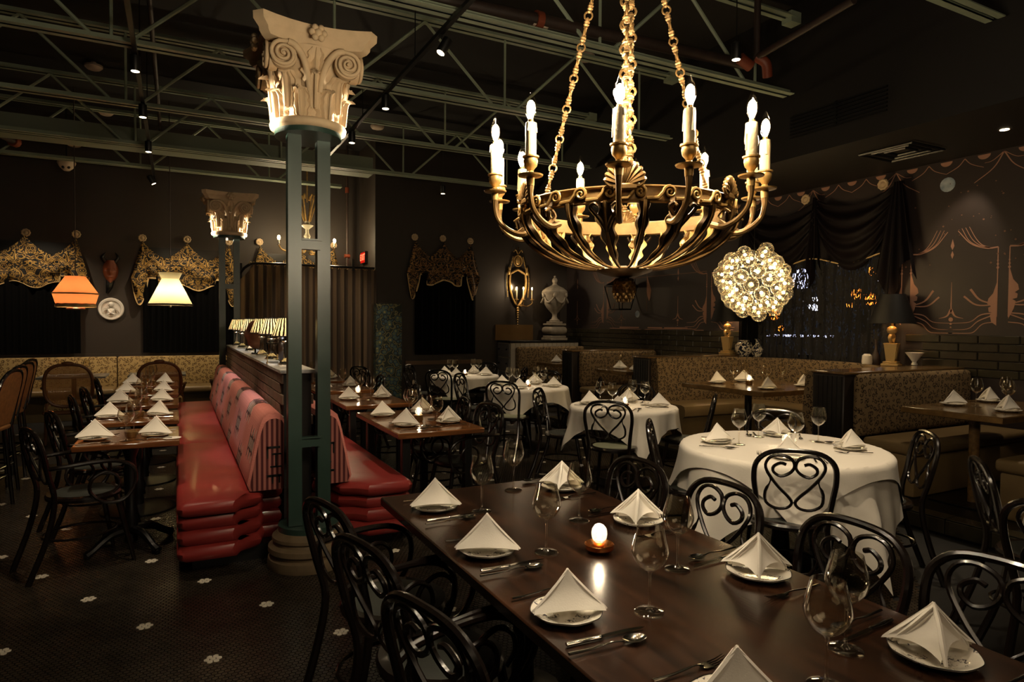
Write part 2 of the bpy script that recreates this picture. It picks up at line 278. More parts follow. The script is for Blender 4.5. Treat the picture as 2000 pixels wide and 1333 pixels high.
def shade(name, col, tr=.5, stripe=None, dark=(60, 50, 30)):
    m_ = bpy.data.materials.new(name); m_.use_nodes = True; N = m_.node_tree.nodes; L = m_.node_tree.links; N.clear()
    d = N.new('ShaderNodeBsdfDiffuse'); t = N.new('ShaderNodeBsdfTranslucent'); mx = N.new('ShaderNodeMixShader'); mx.inputs[0].default_value = tr
    o = N.new('ShaderNodeOutputMaterial'); L.new(d.outputs[0], mx.inputs[1]); L.new(t.outputs[0], mx.inputs[2]); L.new(mx.outputs[0], o.inputs[0])
    if stripe:
        mp = coords(N, L); sx = N.new('ShaderNodeSeparateXYZ'); L.new(mp.outputs[0], sx.inputs[0])
        a = mathn(N, L, 'ARCTAN2', sx.outputs[1], sx.outputs[0]); n = N.new('ShaderNodeTexNoise'); n.inputs['Scale'].default_value = 30; L.new(mp.outputs[0], n.inputs[0])
        s = mathn(N, L, 'SINE', mathn(N, L, 'ADD', mathn(N, L, 'MULTIPLY', a, stripe), mathn(N, L, 'MULTIPLY', n.outputs[0], 3))); s = mathn(N, L, 'GREATER_THAN', s, .1)
        c = mixc(N, L, s, lin(col), lin(dark)); L.new(c, d.inputs[0]); L.new(c, t.inputs[0])
    else:
        d.inputs[0].default_value = lin(col); t.inputs[0].default_value = lin(col)
    return m_
MT['sh_orange'] = shade('orange_shade', (206, 134, 88), .5); MT['sh_cream'] = shade('cream_shade', (228, 220, 184), .6)
MT['sh_pleat'] = shade('pleated_shade', (206, 198, 168), .45, 20, (22, 17, 8)); MT['fringe'] = mat('beige_fringe', (170, 146, 110), .8)
# woven cane: open weave
m_ = bpy.data.materials.new('woven_cane'); m_.use_nodes = True; N = m_.node_tree.nodes; L = m_.node_tree.links; b = N['Principled BSDF']
mp = coords(N, L); sx = N.new('ShaderNodeSeparateXYZ'); L.new(mp.outputs[0], sx.inputs[0])
f1 = mathn(N, L, 'GREATER_THAN', mathn(N, L, 'SINE', mathn(N, L, 'MULTIPLY', sx.outputs[0], 2 * PI / .016)), -.15); f2 = mathn(N, L, 'GREATER_THAN', mathn(N, L, 'SINE', mathn(N, L, 'MULTIPLY', sx.outputs[2], 2 * PI / .016)), -.15)
al = mathn(N, L, 'MULTIPLY_ADD', mathn(N, L, 'MAXIMUM', f1, f2), 1.0, 0); L.new(al, b.inputs['Alpha']); b.inputs['Base Color'].default_value = lin((176, 124, 70)); b.inputs['Roughness'].default_value = .6; MT['cane'] = m_
# sheer lace: mostly dark threads with small gaps
m_ = bpy.data.materials.new('black_lace'); m_.use_nodes = True; N = m_.node_tree.nodes; L = m_.node_tree.links; b = N['Principled BSDF']
mp = coords(N, L, (1, 1, .35)); n = N.new('ShaderNodeTexNoise'); n.inputs['Scale'].default_value = 34; n.inputs['Detail'].default_value = 4; n.inputs['Distortion'].default_value = 2; L.new(mp.outputs[0], n.inputs[0])
L.new(mathn(N, L, 'LESS_THAN', n.outputs[0], .60), b.inputs['Alpha']); b.inputs['Base Color'].default_value = lin((12, 10, 10)); b.inputs['Roughness'].default_value = .8; MT['lace'] = m_
# ---------------------------------------------------------------- mesh builder
class MB:
    def __init__(s): s.v = []; s.f = []
    def add(s, vs, fs):
        o = len(s.v); s.v += [tuple(q) for q in vs]; s.f += [tuple(i + o for i in f) for f in fs]; return s
    def box(s, x0, x1, y0, y1, z0, z1):
        return s.add([(x0, y0, z0), (x1, y0, z0), (x1, y1, z0), (x0, y1, z0), (x0, y0, z1), (x1, y0, z1), (x1, y1, z1), (x0, y1, z1)],
                     [(0, 3, 2, 1), (4, 5, 6, 7), (0, 1, 5, 4), (1, 2, 6, 5), (2, 3, 7, 6), (3, 0, 4, 7)])
    def obox(s, c, ax, ay, az):
        c, ax, ay, az = Vector(c), Vector(ax), Vector(ay), Vector(az)
        P = [c + ax * i + ay * j + az * k for k in (-1, 1) for i, j in ((-1, -1), (1, -1), (1, 1), (-1, 1))]
        return s.add(P, [(0, 3, 2, 1), (4, 5, 6, 7), (0, 1, 5, 4), (1, 2, 6, 5), (2, 3, 7, 6), (3, 0, 4, 7)])
    def rbox(s, x0, x1, y0, y1, z0, z1, bv=.02, seg=3):
        bm = bmesh.new(); bmesh.ops.create_cube(bm, size=1)
        for q in bm.verts: q.co = Vector(((x0 + x1) / 2 + q.co.x * (x1 - x0), (y0 + y1) / 2 + q.co.y * (y1 - y0), (z0 + z1) / 2 + q.co.z * (z1 - z0)))
        bmesh.ops.bevel(bm, geom=bm.edges[:], offset=bv, segments=seg, profile=.5, affect='EDGES')
        bm.verts.index_update(); s.add([q.co for q in bm.verts], [[q.index for q in f.verts] for f in bm.faces]); bm.free(); return s
    def lathe(s, prof, seg=24, c=(0, 0, 0), rf=None, a0=0, a1=2 * PI, cap=True):
        full = abs(a1 - a0 - 2 * PI) < 1e-6; n = seg if full else seg + 1; vs = []
        for r, z in prof:
            for i in range(n):
                a = a0 + (a1 - a0) * i / seg; k = rf(a, r, z) if rf else 1
                vs.append((c[0] + r * k * math.cos(a), c[1] + r * k * math.sin(a), c[2] + z))
        fs = []
        for j in range(len(prof) - 1):
            for i in range(seg):
                i2 = (i + 1) % n
                fs.append((j * n + i, j * n + i2, (j + 1) * n + i2, (j + 1) * n + i))
        if full and cap:
            if prof[0][0] > 1e-5: fs.append(tuple(range(n))[::-1])
            if prof[-1][0] > 1e-5: fs.append(tuple((len(prof) - 1) * n + i for i in range(n)))
        return s.add(vs, fs)
    def cyl(s, c, r, h, seg=16, r2=None): return s.lathe([(r, 0), (r if r2 is None else r2, h)], seg, c)
    def tube(s, P, r, seg=8, closed=False, smooth=0, flat=1.0):
        P = [Vector(p) for p in P]
        if smooth: P, R = crom(P, smooth, closed, r)
        else: R = [r(i / max(1, len(P) - 1)) if callable(r) else (r[i] if isinstance(r, (list, tuple)) else r) for i in range(len(P))]
        n = len(P); T = []
        for i in range(n):
            a = P[(i - 1) % n] if (closed or i > 0) else P[i]; b_ = P[(i + 1) % n] if (closed or i < n - 1) else P[i]
            t = (b_ - a); T.append(t.normalized() if t.length > 1e-9 else Vector((0, 0, 1)))
        up = Vector((0, 0, 1)) if abs(T[0].z) < .9 else Vector((1, 0, 0)); nn = (up - T[0] * up.dot(T[0])).normalized(); vs = []
        for i in range(n):
            nn = (nn - T[i] * nn.dot(T[i])); nn = nn.normalized() if nn.length > 1e-6 else Vector((1, 0, 0)); bb = T[i].cross(nn)
            for k in range(seg):
                a = 2 * PI * k / seg; vs.append(P[i] + (nn * math.cos(a) * flat + bb * math.sin(a)) * R[i])
        fs = []
        for i in range(n if closed else n - 1):
            j = (i + 1) % n
            for k in range(seg): fs.append((i * seg + k, i * seg + (k + 1) % seg, j * seg + (k + 1) % seg, j * seg + k))
        if not closed: fs += [tuple(range(seg))[::-1], tuple((n - 1) * seg + k for k in range(seg))]
        return s.add(vs, fs)
    def sph(s, c, r, seg=12, rings=8, sc=(1, 1, 1)):
        pr = [(math.sin(PI * j / rings) * r, -math.cos(PI * j / rings) * r * sc[2]) for j in range(rings + 1)]
        o = len(s.v); s.lathe([(max(a, 1e-6), z) for a, z in pr], seg, (0, 0, 0))
        for i in range(o, len(s.v)): q = s.v[i]; s.v[i] = (c[0] + q[0] * sc[0], c[1] + q[1] * sc[1], c[2] + q[2])
        return s
    def prism(s, pts, z0, z1):
        n = len(pts); return s.add([(x, y, z0) for x, y in pts] + [(x, y, z1) for x, y in pts], [tuple(range(n))[::-1], tuple(range(n, 2 * n))] + [(i, (i + 1) % n, n + (i + 1) % n, n + i) for i in range(n)])
    def grid(s, fn, nu, nv, closeu=False):
        vs = [fn(i / nu, j / nv) for j in range(nv + 1) for i in range(nu if closeu else nu + 1)]; w_ = nu if closeu else nu + 1
        return s.add(vs, [(j * w_ + i, j * w_ + (i + 1) % w_, (j + 1) * w_ + (i + 1) % w_, (j + 1) * w_ + i) for j in range(nv) for i in range(nu)])
    def xf(s, M, start=0):
        for i in range(start, len(s.v)): s.v[i] = tuple(M @ Vector(s.v[i]))
        return s
    def mesh(s, name, m_, flat=False, ang=40):
        me = bpy.data.meshes.new(name); me.from_pydata(s.v, [], s.f); me.update()
        bm = bmesh.new(); bm.from_mesh(me); bmesh.ops.recalc_face_normals(bm, faces=bm.faces[:]); bm.to_mesh(me); bm.free()
        if not flat:
            me.polygons.foreach_set('use_smooth', [True] * len(me.polygons)); me.set_sharp_from_angle(angle=math.radians(ang))
        me.materials.append(MT[m_] if isinstance(m_, str) else m_); return me
    def obj(s, name, m_, parent=None, flat=False, **k): return mkobj(name, s.mesh(name, m_, flat), parent, **k)
def crom(P, k, closed, r):
    n = len(P); out = []; R = []
    cnt = n if closed else n - 1
    def rr(t): return r(t) if callable(r) else (None if isinstance(r, (list, tuple)) else r)
    for i in range(cnt):
        p0 = P[(i - 1) % n] if (closed or i > 0) else P[0] * 2 - P[1]; p1 = P[i]; p2 = P[(i + 1) % n]; p3 = P[(i + 2) % n] if (closed or i < n - 2) else P[n - 1] * 2 - P[n - 2]
        for j in range(k):
            t = j / k; out.append(.5 * ((2 * p1) + (p2 - p0) * t + (2 * p0 - 5 * p1 + 4 * p2 - p3) * t * t + (3 * p1 - p0 - 3 * p2 + p3) * t ** 3))
            R.append((r[i] * (1 - t) + r[(i + 1) % n] * t) if isinstance(r, (list, tuple)) else rr((i + t) / cnt))
    if not closed: out.append(P[-1]); R.append(r[-1] if isinstance(r, (list, tuple)) else rr(1))
    return out, R
def mkobj(name, data, parent=None, loc=(0, 0, 0), rz=0, label=None, cat=None, group=None, kind=None, rot=None, sc=None):
    o = bpy.data.objects.new(name, data); COL.objects.link(o); o.location = loc
    o.rotation_euler = rot if rot else (0, 0, rz)
    if sc: o.scale = (sc, sc, sc) if isinstance(sc, (int, float)) else sc
    if parent: o.parent = parent
    for k_, v_ in (('label', label), ('category', cat), ('group', group), ('kind', kind)):
        if v_: o[k_] = v_
    return o
def thing(name, label, cat, loc=(0, 0, 0), rz=0, group=None, sc=None): return mkobj(name, None, None, loc, rz, label, cat, group, sc=sc)
class Proto:
    """parts of a repeated thing; put() links one copy of the thing: an Empty with copies of every part, sharing mesh data"""
    def __init__(s, name): s.name = name; s.parts = []
    def part(s, name, mb, m_, par=None, loc=(0, 0, 0), flat=False, label=None, rot=None):
        me = mb if isinstance(mb, bpy.types.Mesh) else mb.mesh(name, m_, flat); s.parts.append((name, me, par, loc, label, rot)); return len(s.parts) - 1
    def put(s, loc, rz, label, cat, group=None, rot=None, sc=None):
        if len(s.parts) == 1: return mkobj(s.name, s.parts[0][1], None, loc, rz, label, cat, group, rot=rot, sc=sc)
        t = mkobj(s.name, None, None, loc, rz, label, cat, group, rot=rot, sc=sc); os_ = []
        for n, me, par, l_, lb, ro in s.parts: os_.append(mkobj(n, me, t if par is None else os_[par], l_, label=lb, rot=ro))
        return t
def struct(name, mb, m_, flat=True): return mb.obj(name, m_, flat=flat, kind='structure')
# ================================================================ THE ROOM
WL, WR, XR, XC, ZC, ZT = 12.4, 11.3, 7.1, 3.12, 4.78, 3.24      # back wall left, back wall right, right wall, corner, deck, soffit height
struct('floor', MB().box(-4.2, 7.4, -3, 12.8, -.2, -.004), 'floorbase')
FL = bpy.data.objects['floor']
# hexagonal tiles: one small charcoal hexagon mesh over the floor near the camera, white seven-tile flowers set into it
p_ = .026; dx = 22 * p_; dy = 22 * p_ * .8660254; x0_, y0_ = .137, 3.175
flow = set(); flowers = []
rows0 = int(round((2.0 - y0_) / (p_ * .8660254)))
def hexgrid():
    import numpy as np
    vs = []; h6 = [(math.cos(PI / 6 + k * PI / 3) * p_ / math.sqrt(3) * .88, math.sin(PI / 6 + k * PI / 3) * p_ / math.sqrt(3) * .88) for k in range(6)]
    ry = p_ * .8660254; cs = []
    j = -60
    while y0_ + j * ry < 8.3:
        Y = y0_ + j * ry; odd = j % 2
        xa, xb = (-.27 * Y - .6, 1.75 * Y * .75 + .9); xb = min(xb, 4.95)
        i = int((xa - x0_) / p_)
        while x0_ + i * p_ < xb:
            X = x0_ + (i + .5 * odd) * p_
            # flower lattice
            rr = round((Y - y0_) / dy); ox = x0_ + (.5 * dx if rr % 2 else 0); fx = ox + round((X - ox) / dx) * dx; fy = y0_ + rr * dy
            if (X - fx) ** 2 + (Y - fy) ** 2 > (p_ * 1.2) ** 2: cs.append((X, Y))
            i += 1
        j += 1
    c = np.array(cs, dtype=np.float32); n = len(c); v = np.zeros((n, 6, 3), np.float32)
    for k in range(6): v[:, k, 0] = c[:, 0] + h6[k][0]; v[:, k, 1] = c[:, 1] + h6[k][1]
    me = bpy.data.meshes.new('hex_tiles'); me.vertices.add(n * 6); me.vertices.foreach_set('co', v.ravel())
    me.loops.add(n * 6); me.loops.foreach_set('vertex_index', np.arange(n * 6, dtype=np.int32))
    me.polygons.add(n); me.polygons.foreach_set('loop_start', np.arange(0, n * 6, 6, dtype=np.int32)); me.update(calc_edges=True); me.materials.append(MT['hex']); return me
mkobj('hex_tiles', hexgrid(), FL, kind='stuff')
fm = MB()
for k in range(7):
    a = k * PI / 3; cx_, cy_ = (0, 0) if k == 6 else (p_ * math.cos(a), p_ * math.sin(a))
    fm.prism([(cx_ + math.cos(PI / 6 + q * PI / 3) * p_ / math.sqrt(3) * .86, cy_ + math.sin(PI / 6 + q * PI / 3) * p_ / math.sqrt(3) * .86) for q in range(6)], -.002, .0012)
fme = fm.mesh('flower_tile', 'hexw', True)
for rr in range(-2, 17):
    for i in range(-12, 12):
        X = x0_ + (.5 * dx if rr % 2 else 0) + i * dx; Y = y0_ + rr * dy
        if X < -.27 * Y - .3 or X > min(4.8, 1.3 * Y): continue
        mkobj('flower_tile', fme, FL, (X, Y, 0))
# walls
def wallbox(name, x0, x1, y0, y1, z0, z1, m_='wall'): return struct(name, MB().box(x0, x1, y0, y1, z0, z1), m_)
wallbox('wall_back', -4.2, XC, WL, WL + .2, 0, 4.9)
wallbox('wall_return', XC, XC + .15, WR, WL, 0, 4.9)
wallbox('wall_back_right', XC + .15, XR + .2, WR, WR + .2, 0, 4.9, 'wall')
WY0, WY1, WZ0, WZ1 = 4.5, 6.4, 1.1, 2.85
WRT = struct('wall_right', MB().box(XR, XR + .2, -3, WY0, 0, ZT + .2).box(XR, XR + .2, WY1, WR, 0, ZT + .2).box(XR, XR + .2, WY0, WY1, 0, WZ0).box(XR, XR + .2, WY0, WY1, WZ1, ZT + .2), 'wallR')
wallbox('wall_left', -4.4, -4.2, -3, WL, 0, 4.9); wallbox('wall_front', -4.2, XR, -3.2, -3, 0, 4.9)
struct('ceiling', MB().box(-4.2, 5.85, -3, WL, ZC, ZC + .1), 'ceil')
dk = MB()
for i in range(0): dk.box(-4.2 + i * .168, -4.2 + i * .168 + .06, -3, WL, ZC - .04, ZC)

SOF = struct('ceiling_soffit', MB().box(5.62, XR, -3, WR, ZT, 4.85), 'soffit')
# trims
struct('trim_1', MB().box(XC + .55, 5.2, WR - .03, WR, .76, .83), mat('brown_chair_rail', (96, 72, 50), .5))
struct('trim_2', MB().box(-4.2, XC, WL - .02, WL, .93, .99), 'wall')
struct('baseboard_back', MB().box(XC + .15, 5.2, WR - .02, WR, 0, .12), 'blackpaint')
# big joist-side duct and joists
JY = [2.75, 4.62, 6.42, 8.2, 10.0, 11.4]; JZ = 3.85; JT = 4.62
for k, Y in enumerate(JY):
    x0, x1 = -4.15, 5.53
    if k == 5: x1 = 2.55
    t = thing('ceiling_joist', ['pale green open-web steel joist nearest the camera, above the gilt chandelier', 'green open-web steel joist crossing behind the candle chandelier top', 'green open-web steel joist passing just behind the near carved capital', 'green open-web steel joist crossing under the ceiling, third from the back wall', 'green open-web steel joist in front of the wide grey-green duct', 'green open-web steel joist closest to the back wall, with sprinkler pipe beside it'][k], 'joist', (0, Y, 0), 0, 'open-web steel ceiling joists')
    for nm, zz in (('bottom_chord', JZ), ('top_chord', JT)):
        b_ = MB(); z1 = zz + .005
        for sgn in (-1, 1):
            b_.box(x0, x1, sgn * .012 if sgn > 0 else -.07, .07 if sgn > 0 else -.012, zz, z1 + .004)
            b_.box(x0, x1, .012 if sgn > 0 else -.018, .018 if sgn > 0 else -.012, zz, zz + .055)
        b_.obj(nm, 'steel', t, flat=True)
    X = x0 - 1.84 + ((-1.39 - (x0 - 1.84)) % 1.84)
    while X < x1 - .3:
        for (xa, za, xb, zb, r_) in ((X, JT, X + .80, JZ + .02, .017), (X + .92, JZ + .02, X + .92, JT, .014), (X + 1.04, JZ + .02, X + 1.84, JT, .017)):
            if xa > x0 and xb < x1: MB().tube([(xa, 0, za), (xb, 0, zb)], r_, 6).obj('web_bar', 'steel', t)
        X += 1.84
    if k < 5:
        MB().box(x1 - .05, x1 + .2, -.06, .06, JT - .05, JT + .06).obj('bearing_seat', 'steel', t, flat=True)
MB().box(-4.15, 2.78, 10.2, 10.5, 3.87, 4.13).box(-4.1, -4.0, 10.3, 10.4, 4.1, ZC).obj('duct', mat('grey_green_duct', (120, 128, 112), .6), label='wide grey-green duct running under the deck near the back wall', cat='duct', flat=True)
# windows: black openings with curtains, in the back walls
def drape(name, x0, x1, y, z0, z1, m_, amp=.03, per=.11, label=None, axis='x', cat='curtain', group=None, parent=None, lean=None):
    n = int((x1 - x0) / per * 8); mb = MB()
    def fn(u, v):
        a = x0 + (x1 - x0) * u; ph = 2 * PI * a / per + math.sin(a * 5.1) * 1.7; d = amp * (math.sin(ph) + .35 * math.sin(ph * .37 + 1)) * (.45 + .55 * (1 - v)); z = z0 + (z1 - z0) * v
        if lean: z = z0 + (lean(u) - z0) * v
        return (a, y + d, z) if axis == 'x' else (y + d, a, z)
    mb.grid(fn, n, 8); return mb.obj(name, m_, parent, label=label, cat=cat, group=group)
for k, (xa, xb) in enumerate([(-3.3, -1.38), (-.46, 1.0), (1.3, 2.62)]):
    wdw = struct('window_%d' % (k + 1), MB().box(xa, xb, WL - .012, WL, 1.05, 2.75), 'blackpaint')
    drape('curtain', xa - .03, xb + .03, WL - .09, 1.0, 2.55, 'fabricblack', .02, .09, ['black floor curtain hanging behind the orange pendant', 'black curtain hanging behind the cream pendant', 'black curtain hanging behind the striped curtain enclosure'][k])
wdw = struct('window_4', MB().box(3.85, 5.0, WR - .012, WR, 1.0, 2.6), 'blackpaint')
drape('curtain', 3.83, 5.02, WR - .09, .95, 2.45, 'fabricblack', .015, .1, 'black curtain under the dim valance on the rear wall')
def rosette(loc, rot, label, m_='plaster', r=.062):
    mb = MB().lathe([(r, 0), (r, .012), (r * .8, .022), (r * .5, .014), (r * .2, .03), (.0001, .032)], 18, rf=lambda a, q, z: 1 + .05 * math.cos(9 * a)); o = mb.obj('rosette', m_, loc=loc, rot=rot, label=label, cat='rosette', group='curtain rosettes'); return o
def valance(pts, y, zt, label, m_, drop=.62, sag=.30, tailw=.16, tail=.95, rl='', wall='y', gilt=True, tl=True, tr=True):
    """swagged pelmet hung from rosettes: pts are the knob positions along the wall"""
    t = thing('valance', label, 'valance', (0, 0, 0)); xs = [pts[0] - (tailw if tl else 0)] + list(pts) + [pts[-1] + (tailw if tr else 0)]
    A, B = xs[0], xs[-1]
    def top(a):
        if a <= pts[0]: return zt - (pts[0] - a) / tailw * .62
        if a >= pts[-1]: return zt - (a - pts[-1]) / tailw * .62
        for q in range(len(pts) - 1):
            if pts[q] <= a <= pts[q + 1]:
                u = (a - pts[q]) / (pts[q + 1] - pts[q]); return zt - sag * (1 - abs(2 * u - 1) ** 1.25) ** .75
    def bot(a):
        if tl and a <= pts[0] + .22: 
            u = (a - A) / (tailw + .22); return zt - (.62 + .5 * math.sin(min(1, u * 1.6) * PI) ** .8 * (1 - .35 * u)) if u > 0 else zt - .62
        if tr and a >= pts[-1] - .22:
            u = (B - a) / (tailw + .22); return zt - (.62 + .5 * math.sin(min(1, u * 1.6) * PI) ** .8 * (1 - .35 * u)) if u > 0 else zt - .62
        return zt - drop - .14 + .05 * math.cos((a - pts[0]) * 2 * PI / .55)
    def P(a, d, z): return (a, y - d, z) if wall == 'y' else (y - d, a, z)
    def fn(u, v):
        a = A + (B - A) * u; zz = bot(a) + (top(a) - bot(a)) * v; fold = .03 * math.sin(a * 31) * (1 - v) + .02 * math.sin(v * 14 + a * 6)
        return P(a, .06 + fold + .05 * math.sin(PI * v), zz)
    MB().grid(fn, 110, 14).obj('pelmet', m_, t)
    if gilt: MB().tube([Vector(fn(i / 100, 0)) + Vector((0, 0, -.008)) for i in range(101)], .014, 6, flat=.5).obj('gilt_hem', 'gilt', t)
    return t
VL = [-3.0, -2.05, -1.40]
valance([-2.75, -2.05, -1.40], WL - .05, 2.84, 'black and gold damask valance above the orange pendant', 'damask')
valance([-.49, .17, .82], WL - .05, 2.86, 'black and gold damask valance above the cream pendant', 'damask')
valance([1.32, 1.97, 2.62], WL - .05, 2.89, 'black and gold damask valance half hidden by the striped curtain enclosure', 'damask')
valance([3.83, 4.37, 4.92], WR - .05, 3.03, 'dim bronze and black damask valance on the rear wall beside the sconce', 'damaskdim')
for i, (x, y, z, s_) in enumerate([(-2.75, WL, 2.87, 'leftmost rosette over the orange-pendant valance'), (-2.05, WL, 2.87, 'middle rosette over the orange-pendant valance'), (-1.40, WL, 2.89, 'right rosette over the orange-pendant valance'), (-.49, WL, 2.89, 'left rosette over the cream-pendant valance'), (.17, WL, 2.91, 'middle rosette over the cream-pendant valance'), (.82, WL, 2.91, 'rosette beside the far capital over the cream-pendant valance'),
        (1.32, WL, 2.94, 'left rosette over the enclosure valance'), (2.62, WL, 2.96, 'right rosette over the enclosure valance near the exit sign'), (3.83, WR, 3.07, 'left rosette over the dim rear valance'), (4.37, WR, 3.08, 'middle rosette over the dim rear valance'), (4.92, WR, 3.07, 'right rosette over the dim rear valance')]):
    rosette((x, y - .05, z), (PI / 2, 0, 0), 'carved round ' + s_)
# window in the right wall: frame with panes, lace sheers, swagged plum drapes, street lights beyond
WN = struct('window_5', MB().box(XR + .05, XR + .11, WY0, WY0 + .05, WZ0, WZ1).box(XR + .05, XR + .11, WY1 - .05, WY1, WZ0, WZ1).box(XR + .05, XR + .11, WY0, WY1, WZ0, WZ0 + .05).box(XR + .05, XR + .11, WY0, WY1, WZ1 - .05, WZ1)
            .box(XR + .06, XR + .1, WY0, WY1, 1.80, 1.83).box(XR + .06, XR + .1, 5.43, 5.46, WZ0, WZ1), 'blackpaint')
for ya, yb in ((WY0 + .05, 5.43), (5.46, WY1 - .05)):
    for za, zb in ((WZ0 + .05, 1.80), (1.83, WZ1 - .05)): MB().box(XR + .078, XR + .082, ya, yb, za, zb).obj('pane', 'glass', WN, flat=True)
drape('lace_curtain', 4.42, 6.5, XR - .06, 1.02, 2.75, 'lace', .022, .13, 'black lace curtain over the street window in the mural wall', 'y')
drape('side_curtain', 6.28, 6.62, XR - .10, 1.0, 2.8, 'fabricblack', .03, .1, 'opaque black curtain at the far side of the street window', 'y')
# plum satin swags
def swag(y0, y1, zt, sag, label):
    mb = MB()
    def fn(u, v):
        a = y0 + (y1 - y0) * u; s_ = math.sin(PI * u) ** .8; z = zt - v * (.30 + sag * s_) - s_ * .16; return (XR - .09 - .10 * math.sin(PI * v) * s_ - .022 * math.sin(v * 26 + 2 * s_), a, z)
    mb.grid(fn, 30, 34); return mb.obj('swag', 'plum', DR)
DR = thing('swag_drapery', 'dark plum satin drapery swagged over the street window with a gilt hem', 'drapery')
swag(4.42, 5.42, 3.09, .46, ''); swag(5.38, 6.5, 3.09, .46, '')
def cascade(yc, w, zb, n='tail'):
    mb = MB(); mb.grid(lambda u, v: (XR - .12 - .04 * math.sin(u * 22) * (1 - v * .8), yc + (u - .5) * w * (1.25 - v * 1.0), 3.1 - (1 - v) * (3.1 - zb - .22 * math.sin(u * 7))), 36, 12); mb.obj(n, 'plum', DR)
cascade(4.38, .36, 2.02); cascade(5.42, .16, 2.2); cascade(6.5, .34, 2.0)
mb = MB(); mb.grid(lambda u, v: (XR - .085 - .015 * math.sin(u * 60), 4.45 + 2.05 * u, 2.30 + .05 * math.cos(u * 4 * PI) + v * .5), 90, 3); mb.obj('pelmet', 'plum', DR)
for a, b_ in [(4.5, 4.83), (4.87, 5.18), (5.22, 5.5), (5.54, 5.84), (5.88, 6.2)]:
    MB().tube([(XR - .105, a + (b_ - a) * i / 8, 2.30 + .05 * math.cos((a + (b_ - a) * i / 8 - 4.45) / 2.05 * 4 * PI)) for i in range(9)], .02, 6, flat=.5).obj('gilt_hem', 'gilt', DR)
rosette((XR - .1, 4.56, 3.1), (0, -PI / 2, 0), 'carved round rosette pinning the swags beside the bare mural wall'); rosette((XR - .1, 5.56, 3.1), (0, -PI / 2, 0), 'carved round rosette pinning the swags above the bubble chandelier side')
# beyond the glass
def street_lamp(x, y, X, r, m_, label, pole=True):
    p = PX(x, y, X); t = thing('street_lamp', label, 'street light', (p.x, p.y, 0), 0, 'street lights beyond the lace')
    MB().sph((0, 0, p.z), r, 14, 10).obj('lamp_globe', m_, t)
    if pole: MB().cyl((0, 0, -.2), .03, p.z + .2 - r * .8, 8).obj('pole', 'blackpaint', t)
sw, so = emis('cold_street_light', (205, 215, 255), 5), emis('sodium_light', (255, 140, 50), 1.5); sw2 = emis('cold_dim_light', (190, 200, 255), 2)
struct('outside_ground', MB().box(XR + .2, 16, 2, 22, -.2, -.02), 'blackpaint')
street_lamp(1567, 545, 12, .22, sw2, 'cold white street lamp glowing high through the lace, left of the pair'); street_lamp(1592, 594, 12.4, .15, sw, 'cold white street lamp low in the middle of the lace window')
street_lamp(1737, 546, 12, .19, sw, 'cold white street lamp at the edge of the window behind the black lampshade')
for x, y, r_, lb in [(1675, 575, .12, 'amber light through the lace near the right of the window'), (1700, 585, .13, 'amber light through the lace, below another amber light'), (1705, 530, .10, 'small amber light high at the right of the lace window'), (1512, 615, .13, 'amber shop light beside the bubble chandelier'), (1660, 596, .07, 'faint amber light left of the amber cluster'), (1525, 642, .07, 'faint amber light low behind the lace')]:
    street_lamp(x, y, 12.5, r_, so, lb)
p1, p2 = PX(1498, 655, 11), PX(1640, 653, 11)
lg = MB(); lg.box(-.04, .04, min(p1.y, p2.y) - p1.y, max(p1.y, p2.y) - p1.y, -.02, .02); t = thing('lit_railing', 'thin row of cold light low beyond the lace window', 'railing', (11, p1.y, 0)); lg.xf(Matrix.Translation((0, 0, p1.z))).obj('light_strip', sw2, t); MB().box(-.03, .03, .2, .3, -.1, p1.z).obj('post', 'blackpaint', t)
# glazed bricks under the mural
bb = MB().rbox(0, .03, -.178, .178, 0, .078, .006, 1).mesh('brick', 'brickd', True)
row = 0
for z in (1.02, 1.104, 1.188, 1.272, 1.356):
    y = 1.6 + (.18 if row % 2 else 0)
    while y < WR:
        if not (WY0 - .2 < y < WY1 + .25): mkobj('brick', bb, WRT, (XR - .02, y, z))
        y += .364
    row += 1
# painted mural (flat paint on the right-hand wall)
def stroke(pts, w0, m_='paint_pink', w1=None, sm=5, name='mural_line'):
    P = [Vector((0, a, z)) for a, z in pts]; w1 = w0 if w1 is None else w1
    if sm and len(P) > 2: P, _ = crom(P, sm, False, 1)
    vs = []; n = len(P)
    for i in range(n):
        t_ = (P[min(n - 1, i + 1)] - P[max(0, i - 1)]).normalized(); nn = Vector((0, -t_.z, t_.y)); k = w0 + (w1 - w0) * i / (n - 1)
        for s_ in (-1, 1):
            q = P[i] + nn * s_ * k / 2; vs += [(XR - .0025, q.y, q.z), (XR + .001, q.y, q.z)]
    fs = [(4 * i, 4 * i + 2, 4 * i + 6, 4 * i + 4) for i in range(n - 1)] + [(4 * i + 1, 4 * i + 5, 4 * i + 7, 4 * i + 3) for i in range(n - 1)] + [(4 * i, 4 * i + 4, 4 * i + 5, 4 * i + 1) for i in range(n - 1)] + [(4 * i + 2, 4 * i + 3, 4 * i + 7, 4 * i + 6) for i in range(n - 1)]
    return MB().add(vs, fs), m_
MUR = []
def S(*a, **k): MUR.append(stroke(*a, **k))
def blob(pts, m_='paint_pink'): MUR.append((MB().add([(XR - .003, a, z) for a, z in pts] + [(XR, a, z) for a, z in pts], [tuple(range(len(pts)))] + [(i, (i + 1) % len(pts), len(pts) + (i + 1) % len(pts), len(pts) + i) for i in range(len(pts))]), m_))
def disc(a, z, r, m_='paint_pink', sq=1.0, half=False): blob([(a + r * math.cos(t_ * PI / (12 if half else 8) + (PI if half else 0)), z + sq * r * math.sin(t_ * PI / (12 if half else 8) + (PI if half else 0))) for t_ in range(13 if half else 16)], m_)
